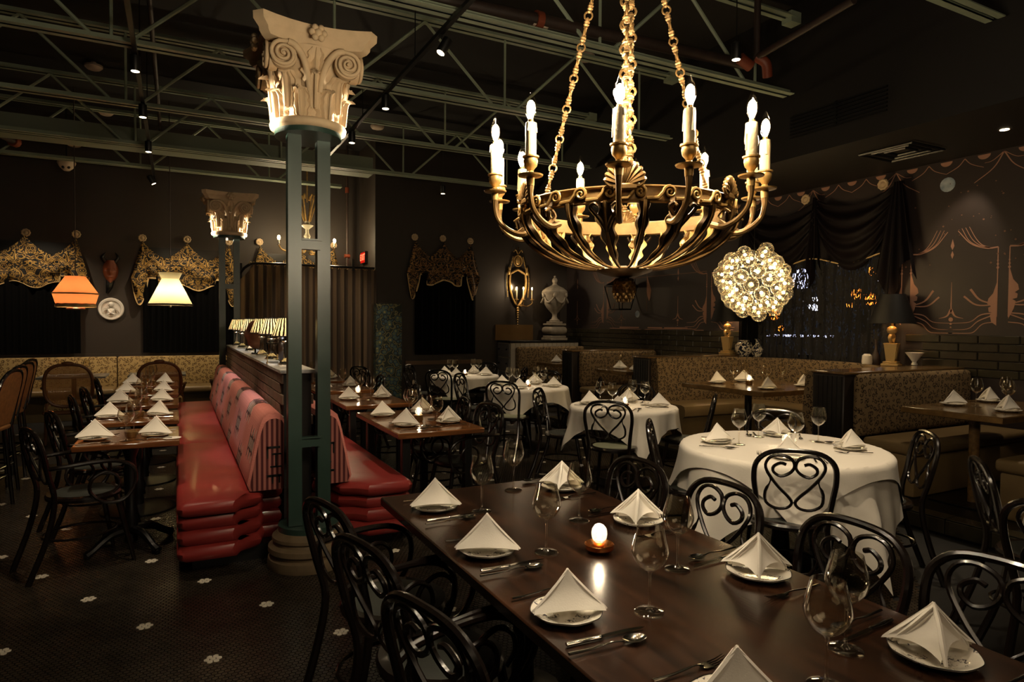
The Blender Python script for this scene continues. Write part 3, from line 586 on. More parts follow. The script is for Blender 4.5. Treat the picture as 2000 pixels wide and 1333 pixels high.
def flush(name):
    by = {}
    for mb, m_ in MUR: by.setdefault(m_, MB()).add(mb.v, mb.f)
    for m_, mb in by.items(): mb.obj(name, m_, WRT, flat=True)
    MUR.clear()
for k in range(-4, 23):
    Y = 3.42 + k * .353; big = k % 3 == 0; zt = ZT - .02; d_ = .26 if big else .12; wd = .26 if big else .176
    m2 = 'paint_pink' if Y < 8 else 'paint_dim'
    for s_ in (-1, 1):
        S([(Y, zt), (Y + s_ * wd * .35, zt - d_ * .55), (Y + s_ * wd, zt - d_)], .012 if big else .009, m2, .005)
        if big: S([(Y, zt), (Y + s_ * .1, zt - .07), (Y + s_ * .17, zt - .08)], .008, m2, .003)
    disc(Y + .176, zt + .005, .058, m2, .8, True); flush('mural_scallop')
def column(Y, m2='paint_pink'):
    for s_ in (-1, 1):
        S([(Y + s_ * .05, 1.62), (Y + s_ * .05, 2.30)], .009, m2, sm=0); S([(Y + s_ * .05, 2.3), (Y + s_ * .16, 2.30), (Y + s_ * .3, 2.36), (Y + s_ * .42, 2.5)], .016, m2, .006)
        for q in range(3): S([(Y + s_ * .12, 2.30), (Y + s_ * (.22 - .012 * q), 2.325 + .006 * q), (Y + s_ * (.315 - .03 * q), 2.39 + .01 * q), (Y + s_ * (.385 - .035 * q), 2.52 + .004 * q)], .009, m2, .004)
        for q in range(3): disc(Y + s_ * .05, 2.17 - .035 * q, .008 + .002 * q, m2)
        a = Y + s_ * .05; o = .13 if s_ > 0 else 0
        blob([(a, 2.1 - o), (a + s_ * .035, 1.98 - o), (a + s_ * .075, 1.93 - o), (a + s_ * .085, 1.88 - o), (a + s_ * .05, 1.855 - o), (a + s_ * .075, 1.84 - o), (a + s_ * .07, 1.80 - o), (a + s_ * .03, 1.79 - o), (a + s_ * .06, 1.77 - o), (a + s_ * .045, 1.70 - o), (a, 1.60 - o * .5)], m2)
        S([(a, 1.66), (a + s_ * .14, 1.64), (a + s_ * .24, 1.57), (a + s_ * .42, 1.555)], .014, m2, .004); S([(a, 1.65), (a + s_ * .16, 1.58), (a + s_ * .26, 1.50), (a + s_ * .46, 1.49)], .012, m2, .004)
        S([(a, 1.57), (a + s_ * .12, 1.55), (a + s_ * .2, 1.47), (a + s_ * .27, 1.455), (a + s_ * .44, 1.455)], .009, m2, .006)
        S([(a, 1.74), (a + s_ * .15, 1.79), (a + s_ * .24, 1.90)], .01, m2, .022); S([(a, 1.74), (a + s_ * .18, 1.74), (a + s_ * .3, 1.83)], .01, m2, .018)
    flush('mural_column')
def drop(Y, m2='paint_pink', z0=1.66, top=1.98):
    S([(Y, top), (Y, z0)], .004, m2, .014, sm=0)
    for s_ in (-1, 1): S([(Y, z0 + .04), (Y + s_ * .04, z0 - .03), (Y + s_ * .12, z0 - .055)], .026, m2, .003)
    disc(Y, z0 - .065, .022, m2); disc(Y, z0 - .11, .011, m2); disc(Y, z0 - .145, .008, m2)
    blob([(Y, 2.42), (Y + .018, 2.35), (Y, 2.31), (Y - .018, 2.35)], m2); blob([(Y, 2.30), (Y + .015, 2.26), (Y, 2.22), (Y - .015, 2.26)], m2); flush('mural_teardrop')
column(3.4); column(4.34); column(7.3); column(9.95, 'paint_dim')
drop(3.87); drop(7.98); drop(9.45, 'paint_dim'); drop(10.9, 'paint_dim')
for px, py, r_ in ((1851, 361, .075), (1412, 437, .07), (1245, 614, .06), (1283, 395, .06)):
    q = PX(px, py, XR); disc(q.y, q.z, r_, 'paint_blue'); flush('mural_moon')
S([(8.75, 2.5), (8.75, 1.75)], .006, 'paint_dim', sm=0); blob([(8.75, 2.35), (8.68, 2.2), (8.64, 2.1), (8.66, 1.98), (8.69, 1.92), (8.73, 2.0), (8.75, 2.08)], 'paint_pink'); S([(7.35, 2.33), (9.3, 2.33)], .01, 'paint_dim', sm=0); flush('mural_hand')
for a, b_ in ((7.75, 8.3), (8.35, 8.72), (8.95, 9.5)): S([(a, 1.47), (b_, 1.47)], .02, 'paint_pink', sm=0)
S([(7.4, 1.44), (7.6, 1.44), (7.7, 1.46), (8.75, 1.44), (8.85, 1.41), (8.95, 1.44), (9.8, 1.45)], .012, 'paint_pink', sm=2); flush('mural_border')
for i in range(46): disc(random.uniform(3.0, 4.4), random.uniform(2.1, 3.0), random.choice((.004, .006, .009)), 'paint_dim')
flush('mural_stars')
# curtained enclosure
ENC = thing('curtain_rail', 'bent black iron rail carrying the striped curtains', 'curtain rail', (0, 0, 0))
MB().tube([(.80, 11.9, 2.12), (.86, 11.3, 2.2), (1.02, 11.12, 2.42), (1.4, 11.1, 2.46), (3.05, 11.1, 2.46)], .02, 8, smooth=4).obj('rail', 'iron', ENC)
for i in range(40): MB().tube([(1.05 + i * .051 + .018 * math.cos(a), 11.1, 2.45 + .03 * math.sin(a)) for a in [k * PI / 5 for k in range(10)]], .004, 5, closed=True).obj('ring', 'gold', ENC)
MB().box(2.66, 2.7, 11.08, 11.12, 2.4, 2.6).obj('bracket', 'iron', ENC, flat=True)
cst = stripes('taupe_striped_velvet', (64, 52, 42), (104, 86, 66), 2 * PI / .13, 0)
drape('striped_curtain', .86, 3.10, 11.1, .02, 2.44, cst, .075, .16, 'long taupe striped curtain enclosing the corner left of the floral pillar', lean=lambda u: 2.16 + .28 * min(1, u * 9) ** 1.2)
# chintz pillar
q0, q1 = PY(733, 600, 11.05), PY(783, 600, 11.05)
t = thing('floral_screen', 'tall slim screen covered in blue-green floral chintz beside the striped curtain', 'screen', (q0.x, 11.0, 0)); MB().box(0, .06, 0, .22, 0, PY(760, 594, 11.05).z).box(.06, q1.x - q0.x, .0, .03, 0, PY(760, 594, 11.05).z).obj('panel', 'chintz', t, flat=True)
# exit sign on return wall
def text(s_, size, m_, parent, loc, rot, name='lettering', ext=.002):
    c = bpy.data.curves.new(name, 'FONT'); c.body = s_; c.size = size; c.extrude = ext; c.align_x = 'CENTER'; c.align_y = 'CENTER'; tmp = bpy.data.objects.new('tmp', c); COL.objects.link(tmp); me = bpy.data.meshes.new_from_object(tmp.evaluated_get(bpy.context.evaluated_depsgraph_get())); bpy.data.objects.remove(tmp)
    me.materials.clear(); me.materials.append(MT[m_] if isinstance(m_, str) else m_); return mkobj(name, me, parent, loc, rot=rot)
t = thing('exit_sign', 'red glowing exit sign on the lit return wall', 'sign', (XC - .005, 11.95, 2.72))
MB().box(-.05, 0, -.16, .16, -.11, .11).obj('housing', 'blackpaint', t, flat=True); MB().box(-.054, -.05, -.145, .145, -.095, .095).obj('panel', emis('exit_red', (200, 30, 16), .35), t, flat=True)
text('EXIT', .17, emis('exit_letters', (255, 90, 60), 1.3), t, (-.056, 0, 0), (PI / 2, 0, -PI / 2))
# wall medallion and mask
q = PY(217, 604, WL - .03); t = thing('wall_medallion', 'round white relief medallion of a winged cherub on the back wall', 'medallion', (q.x, WL, q.z), sc=.85)
MB().lathe([(.0, 0), (.21, 0), (.215, .03), (.2, .05), (.165, .045), (.155, .02), (0, .02)], 36).xf(Matrix.Rotation(PI / 2, 4, 'X')).obj('rim', 'white', t)
MB().sph((0, -.05, .085), .05, 14, 10, (1, .8, 1.1)).sph((0, -.06, .07), .012, 8, 6).sph((-.02, -.085, .095), .008, 6, 5).sph((.02, -.085, .095), .008, 6, 5).obj('head', 'white', t)
MB().sph((0, -.035, -.05), .06, 12, 8, (1, .5, 1.2)).tube([(-.05, -.05, .0), (-.02, -.07, -.06), (.05, -.06, -.10)], .016, 8, smooth=4).tube([(.05, -.05, .0), (.02, -.07, -.05), (-.06, -.06, -.11)], .016, 8, smooth=4).obj('body', 'white', t)
for s_ in (-1, 1):
    w_ = MB()
    for k in range(5): w_.tube([(s_ * .04, -.03, .03), (s_ * (.09 + .012 * k), -.045, .02 - .02 * k), (s_ * (.125 - .006 * k), -.03, -.02 - .03 * k)], [.014, .014, .006], 6, smooth=3)
    w_.obj('wing', 'white', t)
q = PY(216, 530, WL - .03); t = thing('wall_mask', 'small rust-brown carved face mask with dark horns on the back wall', 'mask', (q.x, WL, q.z))
def face(u, v):
    a = PI * (u - .5) * 1.0; zz = .17 - .36 * v; wd = .11 * math.sin(PI * min(1, v * .82 + .15)) ** .7; d = .10 * math.cos(a) + (.05 * math.exp(-((u - .5) / .07) ** 2) * math.exp(-((v - .52) / .13) ** 2)) - .02 * math.exp(-((abs(u - .5) - .16) / .06) ** 2 - ((v - .42) / .05) ** 2) + .02 * math.exp(-((u - .5) / .14) ** 2 - ((v - .74) / .03) ** 2)
    return (wd * math.sin(a), -.02 - d, zz)
MB().grid(face, 24, 28).obj('face', mat('rust_terracotta', (128, 66, 38), .5), t)
MB().tube([(-.06, -.05, .14), (-.11, -.06, .22), (-.06, -.06, .30)], [.03, .025, .005], 8, smooth=4).tube([(.06, -.05, .14), (.11, -.06, .22), (.07, -.06, .30)], [.03, .025, .005], 8, smooth=4).obj('horns', 'blackpaint', t)
MB().tube([(0, -.04, -.15), (-.02, -.05, -.26), (-.05, -.03, -.36)], [.06, .05, .02], 8, smooth=3).obj('beard', 'blackpaint', t)
# ================================================================ CHAIRS
def lean(x, t, base=0.0, z0=.47, a=.20):
    """point of the back plane: x across, t height above seat; leans backwards (+y is behind the sitter)"""
    return (x, base + .20 + (t - 0) * a, z0 + t * .94)
def chair_proto(name, arms, pad):
    P = Proto(name)
    P.part('seat_rim', MB().lathe([(.19, .425), (.205, .43), (.208, .447), (.2, .46), (.17, .462), (.16, .45), (.16, .43)], 32, cap=False, rf=lambda a, r, z: 1 + .03 * math.cos(2 * a)), 'bent')
    P.part('seat', MB().lathe([(.0001, .47), (.1, .47), (.165, .464), (.188, .450), (.17, .442), (.0001, .44)][::-1], 28, rf=lambda a, r, z: 1 + .03 * math.cos(2 * a)), pad)
    # hoop: rear legs and back in one bend
    hp = [(-.165, .33, .0), (-.175, .24, .25), (-.17, .20, .46), (-.185,) + lean(0, .15)[1:], (-.198,) + lean(0, .27)[1:], (-.185,) + lean(0, .36)[1:], (-.12,) + lean(0, .418)[1:], (0,) + lean(0, .432)[1:]]
    hp = hp + [(-x, y, z) for x, y, z in hp[-2::-1]]
    P.part('back_hoop', MB().tube(hp, lambda t: .0125 + .005 * abs(2 * t - 1), 8, smooth=4), 'bent')
    # heart and scroll bend, one per side
    sc = [(-45, 65), (-72, 58), (-106, 80), (-105, 108), (-70, 128), (-28, 112), (-4, 78), (-16, 36), (-70, 15), (-122, 28), (-146, 70), (-130, 118), (-80, 185), (-30, 235), (-8, 270), (-32, 300), (-88, 305), (-138, 275), (-142, 215), (-118, 155), (-140, 112)]
    for s_ in (-1, 1):
        P.part('back_scroll', MB().tube([lean(-s_ * x / 1000 * .98, .42 - y / 1000 * 1.08) for x, y in sc], lambda t: .0085 if t < .93 else .004, 6, smooth=3), 'bent')
    for s_ in (-1, 1): P.part('leg', MB().tube([(s_ * .13, -.14, .43), (s_ * .155, -.185, .2), (s_ * .175, -.225, 0)], [.017, .015, .011], 8, smooth=3), 'bent')
    P.part('stretcher_ring', MB().tube([(.168 * math.cos(a) * (1), .02 + .2 * math.sin(a), .21) for a in [k * PI / 10 for k in range(20)]], .008, 6, closed=True), 'bent')
    if arms:
        for s_ in (-1, 1):
            ar = [(s_ * .19,) + lean(0, .20)[1:], (s_ * .222, .16, .665), (s_ * .228, .0, .67), (s_ * .226, -.13, .655), (s_ * .224, -.21, .60), (s_ * .222, -.215, .50), (s_ * .22, -.15, .415), (s_ * .215, -.04, .42), (s_ * .215, .03, .49), (s_ * .218, .02, .565), (s_ * .222, -.05, .60), (s_ * .225, -.11, .57), (s_ * .225, -.125, .51), (s_ * .222, -.09, .47)]
            P.part('arm', MB().tube(ar, lambda t: .0135 - .005 * t, 8, smooth=4), 'bent')
    return P
CH_A = chair_proto('bentwood_armchair', True, 'seatpad'); CH_S = chair_proto('bentwood_chair', False, 'seatpad'); CH_L = chair_proto('bentwood_chair', False, 'seatlit')
def face(dx, dy): return math.atan2(dx, -dy)   # rz so the sitter looks along (dx, dy); local sitter direction is -y
# foreground table chairs
for P_, x, y, dxx, dyy, lb in [
    (CH_A, .74, 2.41, 1, .25, 'black bentwood armchair at the long dark table, nearest the green column base'),
    (CH_A, .75, 1.94, 1, .25, 'black bentwood armchair at the long dark table, second from the column'),
    (CH_A, .77, 1.45, 1, .25, 'black bentwood armchair at the long dark table, third from the column'),
    (CH_A, .80, .98, 1, .25, 'black bentwood armchair at the long dark table, its hoop just showing at the picture bottom')]:
    P_.put((x, y, 0), face(dxx, dyy), lb, 'chair', 'armchairs along the long dark table')
for x, y, dxx, dyy, lb in [
    (1.67, 2.43, -1, -.05, 'brown-black bentwood chair at the far right corner of the long dark table'),
    (1.70, 1.93, -1, .0, 'bentwood chair at the long dark table, second along its round-table side'),
    (1.69, 1.37, -1, .05, 'bentwood chair at the long dark table, third along its round-table side'),
    (1.73, .92, -1, -.05, 'bentwood chair at the long dark table nearest the right picture edge')]:
    CH_S.put((x, y, 0), face(dxx, dyy), lb, 'chair', 'side chairs along the long dark table')
# round tables
RT = [(3.42, 2.86, .60, 'nearest big round table'), (3.79, 5.0, .50, 'second round table'), (3.86, 7.04, .50, 'third round table'), (3.84, 8.95, .50, 'farthest round table')]
ONB = ['nearest big', 'second', 'third', 'farthest']
for k, (x, y, R, nm) in enumerate(RT):
    for q, (ddx, ddy, lb) in enumerate([(-.72, -.69, 'with its heart-scroll back to the camera, before the'), (.76, -.64, 'at the right side of the'), (-.74, .67, 'at the left side of the'), (.72, .7, 'behind the')]):
        rr = R + [-.05, .06, .12, .14][k]; j = random.uniform(-.06, .06)
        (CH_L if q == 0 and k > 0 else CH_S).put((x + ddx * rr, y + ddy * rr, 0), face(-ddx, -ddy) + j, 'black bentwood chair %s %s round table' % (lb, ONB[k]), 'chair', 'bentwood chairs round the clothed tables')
# right edge table's chairs
CH_S.put((3.12, 1.15, 0), face(1, 0), 'bentwood chair at the right picture edge, before the cloth-covered table there', 'chair')
CH_S.put((3.63, 1.52, 0), face(.64, -.77), 'bentwood chair at the right picture edge with its scroll back catching light', 'chair')
# left row and its armchairs
LT = [(4.70, 5.34), (5.70, 6.32), (6.74, 7.36), (7.72, 8.34), (8.74, 9.36)]
ORD = ['nearest', 'second', 'third', 'fourth', 'farthest']
for k, y in enumerate([4.80, 5.62, 6.66, 7.45, 8.6]):
    CH_A.put((-.52, y, 0), face(1, [.42, .36, .25, .3, .2][k]), '%s bentwood armchair on the aisle side of the left wooden table row' % ORD[k], 'chair', 'armchairs along the left table row')
# centre-left row
for x, y, dxx, dyy, lb in [(1.96, 4.66, -1, -.15, 'black bentwood armchair pulled up at the near centre oak table, beside its candle'), (1.94, 5.2, -1, .15, 'bentwood armchair at the far end of the near centre oak table'), (1.95, 6.5, -1, .1, 'bentwood armchair at the middle centre oak table'), (1.95, 7.8, -1, .0, 'bentwood armchair at the centre oak row, before the floral screen'), (2.0, 8.7, -1, .2, 'farthest bentwood armchair of the centre oak row')]:
    CH_A.put((x, y, 0), face(dxx, dyy), lb, 'chair', 'armchairs along the centre oak tables')
CH_S.put((2.62, 9.6, 0), face(.9, .5), 'bentwood chair standing alone before the dark rear wall', 'chair')
# cane armchairs at the wall bench
def cane_chair():
    P = Proto('cane_armchair')
    ov = [(.25 * math.cos(a) * (1 - .12 * math.sin(a) * 0) , .27 + .10 * (math.sin(a) + 1) * .5, .72 + .26 * math.sin(a)) for a in [k * PI / 12 for k in range(24)]]
    def sq(c): return math.copysign(abs(c) ** .72, c)
    ov = [(.25 * sq(math.cos(a)), .25 + .08 * (sq(math.sin(a)) + 1) * .5, .72 + .26 * sq(math.sin(a))) for a in [k * PI / 16 for k in range(32)]]
    P.part('back_frame', MB().tube(ov, .02, 8, closed=True).sph((0, .345, .995), .03, 8, 6, (2.2, .8, .9)), 'brownwood')
    P.part('cane_back', MB().grid(lambda u, v: ((.24 * (2 * u - 1)) * math.sqrt(max(0, 1 - abs(2 * v - 1) ** 3.2)) ** .9, .25 + .08 * v, .72 + .25 * (2 * v - 1)), 10, 14), 'cane')
    P.part('seat', MB().rbox(-.27, .27, -.26, .24, .40, .49, .03, 2), 'leopL')
    P.part('seat_frame', MB().rbox(-.28, .28, -.27, .25, .36, .41, .012, 1), 'brownwood')
    for sx in (-1, 1):
        P.part('leg', MB().tube([(sx * .25, -.24, .38), (sx * .255, -.26, .25), (sx * .24, -.25, 0)], [.026, .02, .013], 8, smooth=3), 'brownwood')
        P.part('leg', MB().tube([(sx * .23, .22, .5), (sx * .24, .24, .25), (sx * .24, .30, 0)], [.022, .02, .014], 8, smooth=3), 'brownwood')
        P.part('arm', MB().tube([(sx * .24, .27, .68), (sx * .30, .1, .68), (sx * .30, -.08, .66), (sx * .27, -.12, .55), (sx * .27, -.14, .42)], .018, 8, smooth=4), 'brownwood')
    return P
CA = cane_chair()
for (x, y, lb) in [(-1.18, 9.85, 'carved cane-back armchair at the wall bench below the orange pendant'), (-.20, 9.95, 'dark cane-back armchair behind the far end of the left table row'), (.74, 10.3, 'cane-back armchair half hidden behind the pink banquette end')]:
    CA.put((x, y, 0), face(0, 1), lb, 'chair', 'cane armchairs at the wall bench')
# cane counter stools at the left picture edge
def stool():
    P = Proto('cane_counter_stool')
    hp = [(-.2, .22, .66), (-.215, .25, .85), (-.2, .29, 1.02), (-.13, .315, 1.10), (0, .32, 1.12)]; hp = hp + [(-x, y, z) for x, y, z in hp[-2::-1]]
    P.part('back_frame', MB().tube(hp, .015, 8, smooth=4), 'bent')
    P.part('cane_back', MB().grid(lambda u, v: ((2 * u - 1) * .2 * (1 - .35 * max(0, v - .6) ** 1.5 * 2), .22 + .1 * v, .68 + .42 * v), 8, 8), 'wicker')
    P.part('seat', MB().rbox(-.21, .21, -.2, .22, .63, .68, .02, 2), 'wicker')
    P.part('footrest', MB().tube([(-.19, -.2, .25), (.19, -.2, .25), (.19, .2, .25), (-.19, .2, .25)], .01, 6, closed=True), 'bent')
    for sx in (-1, 1):
        for sy in (-1, 1): P.part('leg', MB().tube([(sx * .18, sy * .18, .64), (sx * .21, sy * .22, 0)], .015, 8), 'bent')
    return P
ST = stool()
for k, (x, y) in enumerate([(-1.62, 8.1), (-1.56, 7.55), (-1.52, 7.0), (-1.46, 6.45)]):
    ST.put((x, y, 0), face(-1, .15), ['cane-back counter stool farthest along the left picture edge', 'cane-back counter stool, second from the far end of the line at the left edge', 'cane-back counter stool, third along the line at the left edge', 'nearest cane-back counter stool, mostly cut by the left picture edge'][k], 'stool', 'cane counter stools')
# ================================================================ TABLES
t = thing('long_dining_table', 'long glossy dark mahogany table set for eight in front of the camera', 'table', (1.26, 1.57, 0))
MB().rbox(-.465, .465, -1.24, 1.22, .712, .75, .005, 1).obj('tabletop', 'fgwood', t, flat=False)
MB().box(-.2, .2, -1.15, 1.13, .64, .712).obj('apron', 'fgedge', t, flat=True)
for yy in (-.75, .75):
    MB().lathe([(.16, .0), (.16, .02), (.05, .06), (.04, .3), (.055, .5), (.045, .64)], 16, (0, yy, 0)).obj('pedestal', 'iron', t)
def round_cloth(mb, R, side, ang, zt, nf, amp, seed, flare=.10, bot=None):
    rnd = random.Random(seed); ph = [rnd.uniform(0, 6.28) for _ in range(4)]
    def fn(u, v):
        a = 2 * PI * u; c, s_ = abs(math.cos(a - ang)), abs(math.sin(a - ang)); Lm = side / 2 / max(c, s_); cor = (Lm / (side / 2) - 1) / .414
        arc = v * Lm
        if arc <= R: return (arc * math.cos(a), arc * math.sin(a), zt)
        d = arc - R; rr = R + .012 * min(1, d / .02) + d * (flare + .16 * cor * min(1, d / .3)) + amp * min(1, d / .35) * (math.sin(nf * a + ph[0]) + .5 * math.sin((nf * 2 + 3) * a + ph[1])) * (1 - .5 * cor)
        z = zt - d * .975; z = max(z, .03)
        return (rr * math.cos(a), rr * math.sin(a), z)
    return mb.grid(fn, 180, 46, closeu=True)
for k, (x, y, R, nm) in enumerate(RT):
    t = thing('round_table', 'round pedestal table hidden under the cloth of the %s round table' % ONB[k], 'table', (x, y, 0), 0, 'round pedestal tables')
    MB().cyl((0, 0, .71), R - .004, .03, 40).obj('tabletop', 'fgwood', t)
    MB().lathe([(.28, 0), (.28, .02), (.06, .06), (.045, .3), (.06, .6), (.12, .71)], 20).obj('pedestal', 'iron', t)
    o = round_cloth(MB(), R, [1.70, 1.22, 1.18, 1.14][k] * 1.0 + .12, [2.32, .45, .0, .1][k], .745, [9, 11, 10, 8][k], .03, k, .05).obj('tablecloth', 'cloth', None, loc=(x, y, 0), label='long white linen cloth falling in folds from the %s round table' % ONB[k], cat='tablecloth', group='white linen tablecloths')
    if k == 0: round_cloth(MB(), R + .018, 1.40, 1.62, .7505, 6, .014, 33, .10).obj('table_topper', 'cloth', None, loc=(x, y, 0), label='shorter white linen top cloth laid over the nearest big round table', cat='tablecloth')
round_cloth(MB(), .5, 1.4, .3, .745, 9, .03, 9).obj('tablecloth', 'cloth', None, loc=(3.9, 1.15, 0), label='white tablecloth corner showing at the right picture edge', cat='tablecloth')
t = thing('round_table', 'round table under the cloth at the right picture edge', 'table', (3.9, 1.15, 0)); MB().cyl((0, 0, .71), .495, .03, 30).obj('tabletop', 'fgwood', t); MB().lathe([(.28, 0), (.28, .02), (.06, .06), (.05, .71)], 20).obj('pedestal', 'iron', t)
# oak tables
for k, (ya, yb) in enumerate(LT):
    t = thing('wooden_table', '%s of the five glossy orange-brown tables in the left row' % ORD[k], 'table', (-.28, (ya + yb) / 2, 0), 0, 'glossy oak tables of the left row'); d = (yb - ya) / 2
    MB().rbox(-.295, .295, -d, d, .715, .75, .006, 1).obj('tabletop', 'owood', t)
    MB().lathe([(.04, .04), (.035, .12), (.055, .2), (.032, .27), (.04, .5), (.032, .6), (.06, .69), (.1, .715)], 16).obj('column', 'iron', t)
    if k == 0:
        for q in range(4):
            a = q * PI / 2 + .6; f_ = MB(); f_.tube([(.03 * math.cos(a), .03 * math.sin(a), .12), (.14 * math.cos(a), .14 * math.sin(a), .11), (.24 * math.cos(a), .24 * math.sin(a), .05), (.29 * math.cos(a), .29 * math.sin(a), .025)], [.03, .026, .022, .026], 8, smooth=3)
            f_.sph((.28 * math.cos(a), .28 * math.sin(a), .02), .022, 8, 6); f_.obj('claw_foot', 'iron', t)
    else: MB().lathe([(.27, 0), (.27, .012), (.2, .024), (.05, .045)], 32).obj('base_plate', 'iron', t)
RW = [((1.36, 2.02, 4.33, 5.52), 'near'), ((1.38, 2.02, 5.98, 7.0), 'middle'), ((1.38, 2.02, 7.35, 8.3), 'third'), ((1.38, 2.02, 8.6, 9.5), 'farthest')]
for (xa, xb, ya, yb), nm in RW:
    t = thing('wooden_table', '%s glossy orange-brown table in the row behind the red bench' % nm, 'table', ((xa + xb) / 2, (ya + yb) / 2, 0), 0, 'oak tables of the centre row'); a, b_ = (xb - xa) / 2, (yb - ya) / 2
    MB().rbox(-a, a, -b_, b_, .71, .75, .006, 1).obj('tabletop', 'owood', t)
    for sx in (-1, 1):
        for sy in (-1, 1): MB().rbox(sx * (a - .09) - .03, sx * (a - .09) + .03, sy * (b_ - .12) - .03, sy * (b_ - .12) + .03, 0, .71, .006, 1).obj('leg', 'blackpaint', t)
# wall bench with marble tables
t = thing('wall_bench', 'long olive leather bench with pale leopard back along the rear left wall', 'bench', (0, 0, 0))
for i, (a, b_) in enumerate([(-4.1, -2.55), (-2.54, -.86), (-.85, .83), (.84, 2.0)]):
    MB().rbox(a, b_, 12.24, 12.37, .42, .94, .025, 2).obj('back_panel', 'leopL', t)
    MB().rbox(a, b_, 11.7, 12.3, .36, .47, .035, 3).obj('seat_cushion', 'tan', t)
MB().box(-4.1, 2.0, 11.76, 12.3, 0, .37).obj('base', mat('olive_base', (78, 66, 44), .5), t, flat=True)
for k, (xa, xb, y) in enumerate([(-1.68, -.88, 10.9), (-.62, .12, 10.9), (.62, 1.3, 10.9), (-2.95, -2.2, 10.9)]):
    t = thing('marble_table', ['narrow marble-topped table below the orange pendant', 'narrow marble-topped table below the cream pendant', 'narrow marble-topped table behind the far column', 'narrow marble-topped table at the left picture edge by the bench'][k], 'table', ((xa + xb) / 2, y, 0), 0, 'marble tables at the wall bench')
    MB().rbox(-(xb - xa) / 2, (xb - xa) / 2, -.3, .3, .72, .75, .006, 1).obj('tabletop', 'marble', t); MB().lathe([(.2, 0), (.2, .015), (.03, .03), (.03, .72)], 16).obj('pedestal', 'iron', t)
